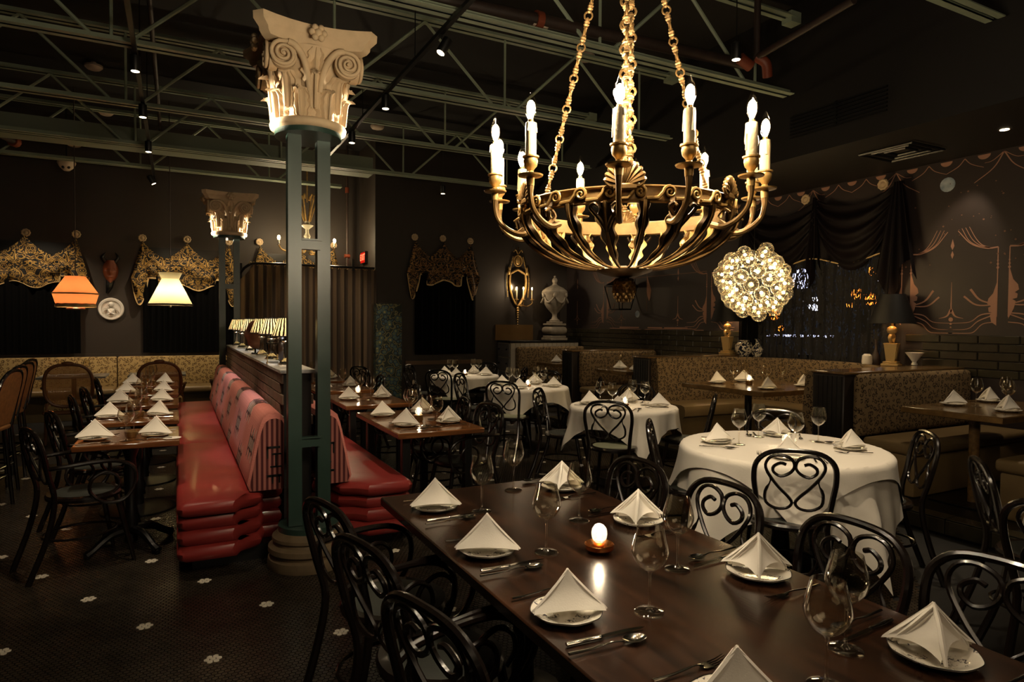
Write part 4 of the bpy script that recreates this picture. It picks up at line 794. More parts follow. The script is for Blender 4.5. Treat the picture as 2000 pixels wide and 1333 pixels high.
# ================================================================ DOUBLE BANQUETTE, BRICK DIVIDER, LEDGE
Y0, Y1 = 4.20, 9.55
DV = thing('brick_divider', 'low brown brick divider between the two rows of red banquette seating', 'divider', (0, 0, 0))
MB().box(.625, .80, 4.47, 9.6, 0, 1.18).obj('core', 'mortar', DV, flat=True)
bme = MB().rbox(0, .018, .003, .197, .002, .068, .004, 1).mesh('brick', 'brick', True)
for side in (0, 1):
    for r_ in range(5):
        y = 4.47 - (.1 if r_ % 2 else 0)
        while y < 9.6:
            if y > 4.4: mkobj('brick', bme, DV, (.61 if side == 0 else .797, y, 1.11 - r_ * .07))
            y += .2
MB().rbox(.60, .825, 4.45, 9.62, 1.18, 1.205, .004, 1).obj('marble_ledge', 'marble', None, label='narrow grey marble ledge carrying the pleated lamps', cat='ledge')
BQ = {}
for side in (0, 1):
    mir = lambda x: x if side == 0 else 1.42 - x
    t = thing('red_banquette', ['red leather banquette with pink patterned back, facing the left table row', 'red leather banquette with pink patterned back, on the far side of the brick divider'][side], 'banquette', (0, 0, 0), 0, 'back-to-back red banquettes')
    # seat cushions (two long ones), each with a waisted front end
    def seatpoly(ya, yb, o=0):
        P_ = [(.0 - o, ya + .03), (.03 - o, ya - o), (.30, ya - o), (.36, ya + .07 - o), (.46, ya + .12 - o), (.50, ya + .28), (.61, ya + .28), (.61, yb), (0 - o, yb)]
        return [(mir(x), y) for x, y in P_]
    def cushion(ya, yb, z0, z1, end, puff=.02):
        mb = MB(); out = seatpoly(ya, yb) if end else [(mir(x), y) for x, y in [(0, ya), (.61, ya), (.61, yb), (0, yb)]]
        cx_, cy_ = mir(.3), (ya + yb) / 2; lv = [(-.016, z0), (.002, z0 + (z1 - z0) * .25), (.006, z0 + (z1 - z0) * .6), (-.006, z0 + (z1 - z0) * .88), (-.03, z1), (-.10, z1 + puff * .8)]
        n = len(out); vs = []
        for off, z in lv:
            for x, y in out:
                vx, vy = x - cx_, y - cy_; vs.append((x + (off if vx > 0 else -off), y + (off if vy > 0 else -off), z))
        fs = [(j * n + i, j * n + (i + 1) % n, (j + 1) * n + (i + 1) % n, (j + 1) * n + i) for j in range(len(lv) - 1) for i in range(n)] + [tuple((len(lv) - 1) * n + i for i in range(n)), tuple(range(n))[::-1]]
        return mb.add(vs, fs)
    cushion(Y0, 6.3, .37, .455, True).obj('seat_cushion', 'red', t); cushion(6.31, Y1, .37, .455, False).obj('seat_cushion', 'red', t)
    for q in range(3): cushion(Y0 + .015 * (q + 1), Y1, .10 + .09 * q, .188 + .09 * q, True, 0).obj('padded_roll', 'red', t)
    a, b_ = sorted((mir(.08), mir(.58))); MB().box(a, b_, Y0 + .2, Y1 - .05, 0, .10).obj('plinth', 'blackpaint', t, flat=True)
    # pink back: rounded section swept along y
    prof = [(.60, .46), (.40, .46), (.385, .50), (.405, .60), (.435, .75), (.46, .86), (.48, .915), (.51, .94), (.55, .945), (.59, .93), (.605, .90)]
    mb = MB(); ys = [Y0 + .115, Y0 + .125, Y0 + .16, 5.9, 6.9, 7.9, Y1 - .04, Y1]; vs = []
    for j, y in enumerate(ys):
        for x, z in prof:
            k_ = .93 if j in (0, len(ys) - 1) else 1; vs.append((mir(.6 + (x - .6) * k_), y, .46 + (z - .46) * k_))
    n = len(prof); mb.add(vs, [(j * n + i, j * n + i + 1, (j + 1) * n + i + 1, (j + 1) * n + i) for j in range(len(ys) - 1) for i in range(n - 1)] + [tuple((len(ys) - 1) * n + i for i in range(n))])
    mb.obj('back_cushion', 'ikat', t)
    MB().add([(mir(.6 + (x - .6) * .93), Y0 + .113, .46 + (z - .46) * .93) for x, z in prof] + [(mir(.6 + (x - .6) * .93), Y0 + .125, .46 + (z - .46) * .93) for x, z in prof], [tuple(range(n))] + [(i, i + 1, n + i + 1, n + i) for i in range(n - 1)]).obj('striped_end', 'stripe', t, label='red and pink striped end panel')
    # woven black emblem at the foot of the striped end
    eb = MB()
    for (a1, z1_, a2, z2_) in [(.50, .72, .58, .735), (.50, .66, .51, .735), (.53, .68, .59, .69), (.55, .60, .56, .69), (.52, .60, .59, .61), (.50, .54, .59, .555), (.53, .50, .54, .555), (.57, .50, .58, .555)]:
        xs = sorted((mir(a1), mir(a2))); eb.box(xs[0], xs[1], Y0 + .109, Y0 + .114, z1_, z2_)
    eb.obj('woven_emblem', 'blackpaint', t, flat=True, kind='stuff')
# ================================================================ COLUMNS
def capital(mbs):
    """Corinthian capital, base at z=0, height .56"""
    ring = MB().lathe([(.205, 0), (.225, .012), (.23, .03), (.225, .045), (.2, .055), (.18, .06)], 40); mbs.append(('base_ring', ring))
    bell = MB().lathe([(.18, .05), (.178, .2), (.20, .32), (.245, .40), (.27, .45)], 40); mbs.append(('bell', bell))
    def abac(s_, hw, dip):
        P_ = []
        for q in range(4):
            a = q * PI / 2
            for i in range(9):
                u = -1 + 2 * i / 8; x = hw * .86 * u; y = -hw + dip * (1 - u * u)
                P_.append((x * math.cos(a) - y * math.sin(a), x * math.sin(a) + y * math.cos(a)))
        return P_
    ab = MB(); lv = [(.30, .05, .452), (.315, .055, .47), (.318, .055, .49), (.335, .055, .505), (.35, .055, .52), (.352, .055, .56)]; vs = []
    for hw, dip, z in lv: vs += [(x, y, z) for x, y in abac(0, hw, dip * 1.3)]
    n = 36; ab.add(vs, [(j * n + i, j * n + (i + 1) % n, (j + 1) * n + (i + 1) % n, (j + 1) * n + i) for j in range(len(lv) - 1) for i in range(n)] + [tuple((len(lv) - 1) * n + i for i in range(n)), tuple(range(n))[::-1]])
    mbs.append(('abacus', ab))
    def leaf(a, z0, h, w, out, r0):
        mb = MB(); ca, sa = math.cos(a), math.sin(a)
        def fn(u, v):
            x = (u - .5) * 2; lob = 1 + .16 * math.sin(v * 22) * abs(x); wid = w * (math.sin(PI * (.12 + .8 * v)) ** .6) * lob * .5 * max(.02, 1 - v ** 7) ** .5
            rr = r0 + .012 + .02 * v + (out * max(0, (v - .62) / .38) ** 2) + .022 * (1 - abs(x)) + .008 * math.cos(x * 16) - .02 * x * x; z = z0 + h * (v if v < .86 else .86 + (v - .86) * (.2 - 3.2 * (v - .86) * 2.0))
            xx = x * wid; return (ca * rr - sa * xx, sa * rr + ca * xx, z)
        mb.grid(fn, 14, 22); 
        mb.tube([tuple(Vector(fn(.5, v_)) + Vector((ca, sa, 0)) * .004) for v_ in [i / 10 for i in range(10)]], .006, 5); return mb
    for q in range(8): mbs.append(('acanthus_leaf', leaf(q * PI / 4 + PI / 8, .05, .19, .15, .05, .18)))
    for q in range(8): mbs.append(('acanthus_leaf', leaf(q * PI / 4, .10, .25, .15, .055, .178)))
    for q in range(4):
        a = q * PI / 2 - PI / 2; ca, sa = math.cos(a), math.sin(a)
        def T(x, o, z): return (ca * o - sa * x, sa * o + ca * x, z)
        for s_ in (-1, 1):
            mb = MB(); P_ = []
            for i in range(44):
                th = i / 43 * 2.4 * 2 * PI; r_ = .074 * (1 - i / 48); P_.append(T(s_ * (.185 + r_ * math.cos(PI / 2 - th)), .270 + .012 * i / 43, .368 + r_ * math.sin(PI / 2 - th)))
            stem = [T(s_ * .03, .20, .20), T(s_ * .045, .22, .30), T(s_ * .075, .245, .38), T(s_ * .12, .262, .43), T(s_ * .16, .268, .442)]
            mb.tube(stem, [.018, .02, .02, .02, .018], 8, smooth=4); mb.tube([T(s_ * .16, .268, .442)] + [p for p in P_[1:]], lambda t_: .0125 - .0065 * t_, 8)
            mb.sph(T(s_ * .185, .280, .368), .013, 10, 8)
            mb.lathe([(.0001, -.02), (.06, -.02), (.062, .0), (.055, .012), (.0001, .016)], 24, (0, 0, 0)) if False else None
            # web disc behind the spiral
            o_ = len(mb.v); mb.lathe([(.0001, -.05), (.074, -.05), (.078, -.03), (.076, -.004), (.0001, .0)], 28)
            for i in range(o_, len(mb.v)):
                x, y, z = mb.v[i]; mb.v[i] = T(s_ * .185 + x, .262 + z, .368 + y)
            mbs.append(('volute', mb))
        # small central acanthus and rosette on the abacus
        c_ = MB(); c_.grid(lambda u, v: T((u - .5) * .15 * (math.sin(PI * (.2 + .7 * v)) ** .5) * (1 + .15 * math.sin(v * 24)), .215 + .03 * v + .012 * math.cos((u - .5) * 20) + .05 * max(0, v - .75), .25 + .19 * v), 12, 16); mbs.append(('centre_leaf', c_))
        r_ = MB()
        for i in range(6):
            b_ = i * PI / 3; r_.sph(T(.034 * math.cos(b_),   .315, .505 + .032 * math.sin(b_)), .020, 8, 6, (1, 1, 1))
        r_.sph(T(0, .315, .505), .025, 8, 6); mbs.append(('abacus_rosette', r_))
    return mbs
CP = capital([])
cap_me = [(n_, mb.mesh(n_, 'plaster', False, 50)) for n_, mb in CP]
def column_obj(x, y, label, caplabel, base=True):
    t = thing('steel_column', label, 'column', (x, y, 0), 0, 'twin-post green steel columns')
    for sx, sy in ((-1, -1), (1, 1)):
        px_, py_ = sx * .095, sy * .04
        for (a, b_, c_, d_) in [(-.04, .04, -.04, -.033), (-.04, .04, .033, .04), (-.004, .004, -.033, .033)]:
            pass
        MB().box(px_ - .04, px_ + .04, py_ - .04, py_ - .032, .26, 2.69).box(px_ - .04, px_ - .033, py_ - .032, py_ + .04, .26, 2.69).box(px_ + .033, px_ + .04, py_ - .032, py_ + .04, .26, 2.69).obj('post', 'steelpost', t, flat=True)
    for z in (.735, 1.975): MB().box(-.07, .07, -.03, .03, z, z + .062).box(-.075, .075, -.045, -.03, z + .055, z + .066).obj('cross_plate', 'steelpost', t, flat=True)
    MB().cyl((0, 0, 2.665), .2, .03, 36).obj('top_plate', 'steelpost', t)
    if base:
        MB().lathe([(.245, 0), (.25, .03), (.245, .06), (.225, .07), (.225, .085), (.245, .10), (.243, .13), (.215, .145), (.21, .16), (.222, .172), (.22, .19), (.2, .205), (.19, .22)], 44).obj('stone_base', mat('brown_stone_base', (104, 88, 66), .6, var=.2, vscale=12), t)
        MB().cyl((0, 0, .22), .185, .035, 36).obj('foot_plate', 'steelpost', t)
    c = thing('corinthian_capital', caplabel, 'capital', (x, y, 2.695), 0, 'carved Corinthian capitals')
    for n_, me in cap_me: mkobj(n_, me, c)
column_obj(.74, 4.22, 'green steel twin-post column standing on a round stone base before the divider', 'large carved Corinthian capital on the near green column')
column_obj(.655, 9.78, 'green steel twin-post column at the far end of the brick divider', 'smaller-looking carved Corinthian capital on the far green column', False)
# uplights clipped beside the capitals wash their lower leaves
for (x, y) in ((.74, 4.22), (.655, 9.78)):
    for sx, sy in ((-.46, -.06), (.46, -.06), (0, .45)): spot((x + sx, y + sy, 2.68), (x + sx * .1, y + sy * .1, 2.86), 22 if y < 5 else 34, 60, .6, (1, .84, .62), .02)
# ================================================================ BOOTHS ON THE RAISED PLATFORM
struct('floor_platform', MB().box(4.95, XR, -1, 10.7, 0, .12), 'blackpaint'); PF = bpy.data.objects['floor_platform']
tm = MB().rbox(-.012, 0, .003, .297, .012, .118, .004, 1).mesh('riser_tile', 'brickd', True)
tt = MB().rbox(0, .14, .003, .297, 0, .008, .003, 1).mesh('edge_tile', 'brickd', True)
for i in range(26): mkobj('riser_tile', tm, PF, (4.95, .6 + i * .3, 0)); mkobj('edge_tile', tt, PF, (4.945, .6 + i * .3, .12))
ZB = 1.09
def partition(ya, yb, x0, label, faces):
    t = thing('booth_partition', label, 'booth divider', (0, 0, 0), 0, 'booth dividers')
    MB().rbox(x0, XR - .03, ya, yb, .12, ZB, .008, 1).obj('core', mat('dark_panel', (34, 26, 20), .5), t)
    MB().rbox(x0 - .01, XR - .03, ya - .01, yb + .01, ZB, ZB + .022, .006, 1).obj('cap_rail', 'bwood', t)
    if 'n' in faces: MB().rbox(x0 + .10, XR - .05, ya - .10, ya, .54, ZB + .005, .05, 4).obj('upholstered_panel', 'leop', t)
    if 'f' in faces: MB().rbox(x0 + .08, XR - .3, yb, yb + .10, .54, ZB + .005, .045, 4).obj('upholstered_panel', 'leop', t)
    for i in range(6): MB().box(x0 - .006, x0, ya + .02 + i * (yb - ya - .04) / 6, ya + .012 + (i + 1) * (yb - ya - .04) / 6, .14, ZB - .02).obj('grooved_board', 'blackpaint', t, flat=True)
    return t
partition(3.72, 4.04, 5.22, 'dark-ended booth divider with leopard panel nearest the camera, carrying a black-shaded lamp', 'n')
partition(6.48, 6.80, 5.30, 'dark-ended booth divider between the curved booth and the next one back', '')
partition(8.50, 8.80, 5.45, 'leopard booth divider behind the third booth table', 'n')
def bench(xa, xb, ya, yb, label, front):
    t = thing('booth_bench', label, 'bench', (0, 0, 0), 0, 'tan leather booth benches')
    MB().rbox(xa, xb, ya, yb, .46, .56, .035, 3).obj('seat_cushion', 'tan', t); MB().rbox(xa + .02, xb, ya + .03, yb - .03, .12, .46, .02, 2).obj('base', 'tan', t); return t
bench(5.30, XR - .04, 3.12, 3.60, 'tan leather bench against the leopard divider nearest the camera', 0)
bench(5.32, XR - .04, 2.05, 2.58, 'tan leather bench end at the right picture edge', 0)
bench(5.50, XR - .04, 7.92, 8.38, 'tan leather bench of the third booth back', 0)
bench(5.50, XR - .04, 9.90, 10.36, 'tan leather bench of the farthest booth', 0)
t = thing('booth_seatback', 'leopard upholstered back of the farthest booth before the white counter', 'booth', (0, 0, 0)); MB().rbox(5.5, 6.95, 10.38, 10.52, .54, 1.10, .05, 4).obj('upholstered_panel', 'leop', t); MB().box(5.52, 6.93, 10.42, 10.52, .12, .56).obj('base', 'blackpaint', t, flat=True)
# curved booth
pth = [Vector(p + (0,)) for p in [(5.34, 6.46), (5.9, 6.46), (6.35, 6.42), (6.72, 6.24), (6.93, 5.9), (6.99, 5.4), (6.96, 4.95), (6.80, 4.52), (6.45, 4.22), (6.0, 4.10), (5.5, 4.07), (5.28, 4.06)]]
pc, _ = crom(pth, 6, False, 1)
def sweep(prof, mb):
    n = len(prof); vs = []
    for i, p in enumerate(pc):
        tt_ = (pc[min(len(pc) - 1, i + 1)] - pc[max(0, i - 1)]).normalized(); nn = Vector((tt_.y, -tt_.x, 0))
        for o, z in prof: q = p + nn * o; vs.append((q.x, q.y, z))
    return mb.add(vs, [(i * n + k, i * n + k + 1, (i + 1) * n + k + 1, (i + 1) * n + k) for i in range(len(pc) - 1) for k in range(n - 1)] + [tuple(range(n)), tuple((len(pc) - 1) * n + k for k in range(n))[::-1]])
t = thing('curved_booth', 'curved U-shaped booth with leopard back and tan seat below the lace window', 'booth', (0, 0, 0))
sweep([(-.02, .5), (.13, .5), (.12, .8), (.10, 1.03), (.08, 1.085), (.05, 1.10), (0, 1.10), (-.03, 1.085)], MB()).obj('curved_back', 'leop', t)
sweep([(.10, .40), (.56, .40), (.60, .43), (.605, .50), (.59, .545), (.54, .56), (.12, .555)], MB()).obj('seat_cushion', 'tan', t)
sweep([(.10, .12), (.55, .12), (.57, .41), (.10, .41)], MB()).obj('base', 'tan', t)
cp_ = [(q.x, q.y) for q in pc[14:52]]; poly = [(6.3, 6.47), (7.085, 6.47)] + [(7.085, 4.05), (6.3, 4.05)]
mb = MB(); o = []
n_ = 10
for i in range(len(pc)):
    q = pc[i]; 
    if q.x > 6.3: o.append(q)
for i in range(len(o) - 1):
    a, b_ = o[i], o[i + 1]; mb.add([(a.x, a.y, ZB), (b_.x, b_.y, ZB), (7.085, min(6.47, max(4.05, b_.y + (b_.x < 6.9) * (.2 if b_.y > 5.3 else -.2))), ZB), (7.085, min(6.47, max(4.05, a.y + (a.x < 6.9) * (.2 if a.y > 5.3 else -.2))), ZB)], [(0, 1, 2, 3)])
mb.add([(6.3, 4.05, ZB), (7.085, 4.05, ZB), (7.085, 4.2, ZB), (6.3, 4.2, ZB)], [(0, 1, 2, 3)]); mb.add([(6.3, 6.47, ZB), (7.085, 6.47, ZB), (7.085, 6.3, ZB), (6.3, 6.43, ZB)], [(0, 1, 2, 3)]); mb.obj('corner_shelf', 'bwood', t, flat=True)
BT = [(5.26, 6.55, 2.50, 3.23, 'booth table nearest the right picture edge'), (5.06, 6.25, 4.46, 5.60, 'table of the curved booth'), (5.46, 6.5, 7.15, 7.85, 'table of the third booth'), (5.46, 6.5, 9.0, 9.62, 'table of the farthest booth')]
for k, (xa, xb, ya, yb, nm) in enumerate(BT):
    t = thing('booth_table', 'bronze-brown metal-edged ' + nm, 'table', ((xa + xb) / 2, (ya + yb) / 2, .12), 0, 'booth tables'); a, b_ = (xb - xa) / 2, (yb - ya) / 2
    MB().rbox(-a, a, -b_, b_, .70, .75, .004, 1).obj('tabletop', 'bwood', t); MB().box(-a - .004, a + .004, -b_ - .004, b_ + .004, .705, .742).obj('metal_edge', 'golddk', t, flat=True)
    px_ = -a + (.36 if k == 0 else .42); MB().cyl((px_, 0, .01), .038, .69, 20).obj('pedestal', 'bwood' if k == 0 else 'iron', t); MB().rbox(px_ - .22, px_ + .22, -.22, .22, 0, .012, .004, 1).obj('base_plate', 'iron', t)
# white counter, wood splashback, urn, mirror sconce
t = thing('service_counter', 'off-white counter with knobbed drawers and beadboard side under a stone urn', 'counter', (5.53, 10.75, 0))
MB().box(0, 1.5, 0, .52, .05, 1.16).obj('carcass', 'whitepaint', t, flat=True); MB().rbox(-.02, 1.52, -.02, .54, 1.16, 1.2, .006, 1).obj('worktop', 'blackpaint', t)
for i in range(15): MB().rbox(i * .1 + .003, i * .1 + .097, -.012, 0, .06, 1.15, .004, 1).obj('plank', 'whitepaint', t, flat=True)
for i in range(4):
    d_ = MB().rbox(-.02, 0, .02, .5, .10 + i * .265, .345 + i * .265, .006, 1).obj('drawer', 'bluegrey', t, flat=True)
    for yy in (.10, .42): MB().sph((-.035, yy, .24 + i * .265), .017, 8, 6).obj('knob', 'iron', d_)
MB().box(5.47, 6.3, WR - .03, WR - .002, 1.2, 1.5).obj('splashback', mat('dull_brass_panel', (120, 92, 56), .35, metal=.5, var=.1), None, label='dull bronze splashback panel on the wall above the white counter', cat='panel', flat=True)
t = thing('stone_urn', 'large grey stone lidded urn with carved garlands standing on the white counter', 'urn', (6.62, 10.98, 1.2))
MB().rbox(-.19, .19, -.19, .19, 0, .05, .008, 1).rbox(-.17, .17, -.17, .17, .05, .09, .01, 1).rbox(-.20, .20, -.20, .20, .12, .27, .07, 4).rbox(-.17, .17, -.17, .17, .29, .33, .01, 1).rbox(-.12, .12, -.12, .12, .33, .37, .01, 1).obj('plinth', 'marbleurn', t, kind='stuff')
MB().lathe([(.1, .37), (.105, .39), (.06, .43), (.045, .47), (.05, .52), (.09, .56), (.16, .64), (.205, .72), (.225, .80), (.235, .88), (.25, .90), (.26, .93), (.24, .945)], 48, rf=lambda a, r, z: 1 + (.02 * abs(math.sin(12 * a)) if .5 < z < .8 else 0)).obj('bowl', 'marbleurn', t)
MB().lathe([(.25, .945), (.23, .98), (.17, 1.03), (.10, 1.06), (.05, 1.09), (.04, 1.12)], 40, rf=lambda a, r, z: 1 + .02 * math.sin(10 * a)).obj('lid', 'marbleurn', t)
MB().sph((0, 0, 1.17), .055, 12, 8, (1, 1, 1.2)).sph((0, .0, 1.25), .022, 8, 6).obj('finial', 'marbleurn', t, kind='stuff')
for i in range(6):
    a0 = i * PI / 3; MB().tube([((.235 + .02 * math.sin(PI * q / 8)) * math.cos(a0 + q / 8 * PI / 3), (.235 + .02 * math.sin(PI * q / 8)) * math.sin(a0 + q / 8 * PI / 3), .87 - .13 * math.sin(PI * q / 8)) for q in range(9)], [.012, .016, .02, .024, .026, .024, .02, .016, .012], 7).obj('garland', 'marbleurn', t)
    MB().sph((.25 * math.cos(a0), .25 * math.sin(a0), .88), .035, 8, 6, (1, 1, 1.5)).obj('mask_head', 'marbleurn', t)
t = thing('mirror_sconce', 'gilt shield-shaped mirror sconce with three lit candles and beaded swags on the rear wall', 'sconce', (5.95, WR - .005, 2.22), sc=1.0)
sh = [(-.17, .27), (-.12, .30), (-.06, .335), (0, .36), (.06, .335), (.12, .30), (.17, .27), (.185, .12), (.165, -.06), (.12, -.2), (.06, -.30), (0, -.36), (-.06, -.30), (-.12, -.2), (-.165, -.06), (-.185, .12)]
MB().tube([(x, -.03, z) for x, z in sh], .022, 8, closed=True).obj('frame', 'gold', t)
MB().add([(x, -.02, z) for x, z in sh], [tuple(range(16))]).obj('mirror_glass', mat('old_mirror', (120, 112, 100), .16, metal=1), t, flat=True)
MB().tube([(.09 * math.cos(a), -.03, .53 + .105 * math.sin(a)) for a in [k * PI / 8 for k in range(16)]], .015, 6, closed=True).sph((0, -.03, .53), .06, 12, 8, (1, .4, 1.3)).obj('medallion', 'gold', t, kind='stuff')
for s_ in (-1, 1):
    MB().tube([(s_ * .005, -.03, .66), (s_ * .06, -.04, .74), (s_ * .10, -.03, .70)], .01, 6, smooth=3).tube([(0, -.03, .62), (0, -.03, .80)], .012, 6).obj('ribbon', 'gold', t, kind='stuff')
    g = MB()
    for q in range(12): g.sph((s_ * (.11 + .008 * q), -.03, .60 - .03 * q), .014, 6, 5)
    for q in range(16): g.sph((s_ * (.235 + .01 * math.sin(q * .3)), -.03, .28 - .03 * q), .013, 6, 5)
    g.obj('bead_swag', 'gold', t, kind='stuff')
    MB().lathe([(.01, 0), (.03, .03), (.035, .07), (.015, .1), (.02, .13), (.005, .16)], 10, (s_ * .2, -.03, .25)).obj('side_finial', 'gold', t)
for k, x in enumerate((-.10, .05, .24)):
    MB().tube([(x * .25, -.04, -.33), (x * .6, -.14, -.36), (x, -.17, -.30), (x, -.17, -.24)], .009, 6, smooth=4).lathe([(.005, -.24), (.04, -.235), (.04, -.225), (.015, -.22), (.015, -.2)], 12, (x, -.17, 0)).obj('arm', 'gold', t, kind='stuff')
    c = MB().cyl((x, -.17, -.2), .012, .16, 10).obj('candle', 'wax', t); MB().sph((x, -.17, -.012), .013, 10, 8, (1, 1, 2.0)).obj('bulb', 'bulbs', c)
d_ = MB()
for q in range(9): d_.sph((0, -.03, -.40 - .045 * q), .034 * (1 - q / 11), 8, 6)
d_.obj('drop_finial', 'gold', t, kind='stuff')
point((5.9, WR - .28, 2.24), 3.0, .05)
t = thing('wall_speaker', 'small black speaker box high in the rear corner above the urn', 'speaker', (6.75, 11.1, 2.95)); MB().rbox(-.2, .2, -.1, .1, -.13, .13, .01, 1).obj('cabinet', 'blackpaint', t); MB().box(-.02, .02, .08, .19, -.02, .02).obj('bracket', 'iron', t, flat=True)
# black-shaded lamps and pots on the ledges
def gold_lamp():
    P = Proto('ledge_lamp')
    P.part('foot', MB().rbox(-.085, .085, -.085, .085, 0, .03, .006, 1).rbox(-.07, .07, -.07, .07, .03, .055, .008, 1), 'palegold')
    b_ = MB(); v0 = [(-.042, .055), (.042, .055), (.06, .26), (-.06, .26)]
    b_.add([(-.042, -.042, .055), (.042, -.042, .055), (.042, .042, .055), (-.042, .042, .055), (-.062, -.062, .26), (.062, -.062, .26), (.062, .062, .26), (-.062, .062, .26)], [(0, 3, 2, 1), (4, 5, 6, 7), (0, 1, 5, 4), (1, 2, 6, 5), (2, 3, 7, 6), (3, 0, 4, 7)])
    P.part('tapered_body', b_, 'palegold', flat=True)
    P.part('raised_panel', MB().add([(-.024, -.052, .085), (.024, -.052, .085), (.036, -.065, .23), (-.036, -.065, .23), (-.024, -.044, .085), (.024, -.044, .085), (.036, -.058, .23), (-.036, -.058, .23)], [(0, 1, 2, 3), (4, 7, 6, 5), (0, 4, 5, 1), (1, 5, 6, 2), (2, 6, 7, 3), (3, 7, 4, 0)]), 'palegold', flat=True)
    P.part('collar', MB().rbox(-.066, .066, -.066, .066, .26, .275, .004, 1), 'palegold')
    for s_ in (-1, 1): P.part('scroll', MB().tube([(s_ * .015, 0, .275), (s_ * .05, 0, .30), (s_ * .068, 0, .34), (s_ * .045, 0, .365), (s_ * .02, 0, .35), (s_ * .035, 0, .335)], [.02, .018, .02, .022, .02, .012], 8, smooth=4), 'palegold')
    P.part('ball', MB().lathe([(.012, .36), (.03, .375), (.022, .385), (.042, .40), (.052, .43), (.045, .46), (.022, .478), (.012, .48), (.01, .62)], 20), 'palegold')
    for n_, me, *_r in P.parts:
        for v_ in me.vertices: v_.co.z *= .9 if v_.co.z < .49 else 1
    P.part('lampshade', MB().lathe([(.225, .46), (.228, .462), (.125, .775), (.121, .775)], 40, cap=False), 'black_shade')
    k = P.part('shade_lining', MB().lathe([(.218, .463), (.119, .772)], 40, cap=False), 'goldpaper')
    P.part('bulb', MB().sph((0, 0, .60), .03, 10, 8, (1, 1, 1.3)), 'bulbs')
    return P
GL = gold_lamp()
for k, (x, y) in enumerate([(6.90, 4.36), (6.93, 6.76)]):
    GL.put((x, y, ZB + (.022 if k else .001)), .3, ['gold lamp with black shade standing at the booth divider nearest the camera', 'gold lamp with black shade standing beyond the curved booth by two small pots'][k], 'lamp', 'black-shaded gold lamps')
    point((x, y, ZB + .60), 4.0, .03)
q = Vector((6.93, 6.50)); 
def pot(prof, m_, x, y, z, name, label, cat, sc=1):
    return MB().lathe([(r * sc, h * sc) for r, h in prof], 28).obj(name, m_, None, loc=(x, y, z), label=label, cat=cat)
pot([(.06, 0), (.095, .04), (.12, .1), (.118, .15), (.09, .19), (.062, .2), (.07, .225), (.06, .225), (.055, .2)], 'china', 6.93, 6.45, ZB + .002, 'ginger_jar', 'squat blue and white ginger jar beside the farther black-shaded lamp', 'jar')
pot([(.05, 0), (.075, .05), (.08, .10), (.05, .15), (.025, .18), (.022, .22), (.04, .245), (.03, .245), (.018, .22)], 'china', 7.01, 6.29, ZB + .002, 'bottle_vase', 'narrow-necked pale vase next to the squat ginger jar', 'vase')
pot([(.03, 0), (.03, .01), (.02, .03), (.06, .09), (.09, .13), (.082, .13), (.05, .085), (.0001, .05)], 'white', 6.93, 4.13, ZB + .024, 'footed_bowl', 'small cream footed bowl behind the nearer gold lamp', 'bowl')
pot([(.045, 0), (.05, .02), (.04, .10), (.015, .16), (.012, .26), (.015, .28), (.0001, .28)], 'rust', 7.02, 4.62, ZB + .002, 'brown_bottle', 'slim brown bottle to the left of the nearer gold lamp', 'bottle')
pot([(.05, 0), (.055, .03), (.05, .1), (.03, .12), (.0001, .12)], 'white', 6.84, 4.60, ZB + .002, 'white_jar', 'small white jar tucked behind the nearer gold lamp base', 'jar')
# ================================================================ LEDGE LAMPS
def pleat_lamp():
    P = Proto('pleated_lamp')
    P.part('foot', MB().lathe([(.072, 0), (.072, .012), (.058, .02), (.05, .035), (.03, .05), (.018, .06)], 4, a0=PI / 4, a1=PI / 4 + 2 * PI), 'silver', flat=True)
    P.part('column', MB().rbox(-.015, .015, -.015, .015, .055, .17, .003, 1).rbox(-.03, .03, -.03, .03, .168, .18, .004, 1).cyl((0, 0, .18), .012, .05, 10), 'silver')
    P.part('lampshade', MB().lathe([(.098, .215), (.099, .217), (.052, .345), (.05, .345)], 60, cap=False, rf=lambda a, r, z: 1 + .012 * math.sin(30 * a)), 'sh_pleat')
    P.part('shade_trim', MB().tube([(.099 * math.cos(a), .099 * math.sin(a), .214) for a in [k * PI / 16 for k in range(32)]], .004, 5, closed=True), 'blackpaint')
    P.part('shade_trim', MB().tube([(.051 * math.cos(a), .051 * math.sin(a), .346) for a in [k * PI / 12 for k in range(24)]], .004, 5, closed=True), 'blackpaint')
    P.part('bulb', MB().sph((0, 0, .265), .018, 10, 8, (1, 1, 1.4)), 'bulbs')
    return P
PL = pleat_lamp()
for k, y in enumerate([9.15, 8.35, 7.4, 6.35, 5.65, 4.86]):
    PL.put((.695, y, 1.205), .0, ['pleated-shade lamp at the far end of the marble ledge', 'second pleated-shade lamp from the far end of the ledge', 'pleated-shade lamp just beyond the terracotta head', 'pleated-shade lamp just this side of the terracotta head', 'pleated-shade lamp second from the near end of the ledge', 'pleated-shade lamp behind the near green column'][k], 'lamp', 'pleated lamps on the marble ledge')
    point((.695, y, 1.47), 1.6, .02, (1, .9, .75))
t = thing('head_sculpture', 'weathered terracotta head sculpture on a thin black stand on the marble ledge', 'sculpture', (.69, 6.85, 1.205))
def hd(u, v):
    a = 2 * PI * u; zz = .13 * math.cos(PI * v); r_ = math.sin(PI * v); f_ = math.exp(-((a - PI) / .5) ** 2); ez = zz
    k = 1 + .22 * f_ * math.exp(-((ez + .01) / .03) ** 2) - .10 * math.exp(-((abs(a - PI) - .42) / .2) ** 2 - ((ez - .02) / .02) ** 2) + .08 * f_ * math.exp(-((ez + .055) / .014) ** 2) + .03 * math.sin(9 * a) * (ez > .07)
    return (.085 * r_ * k * math.cos(a), .075 * r_ * k * math.sin(a), .20 + zz - .02 * (ez < -.08))
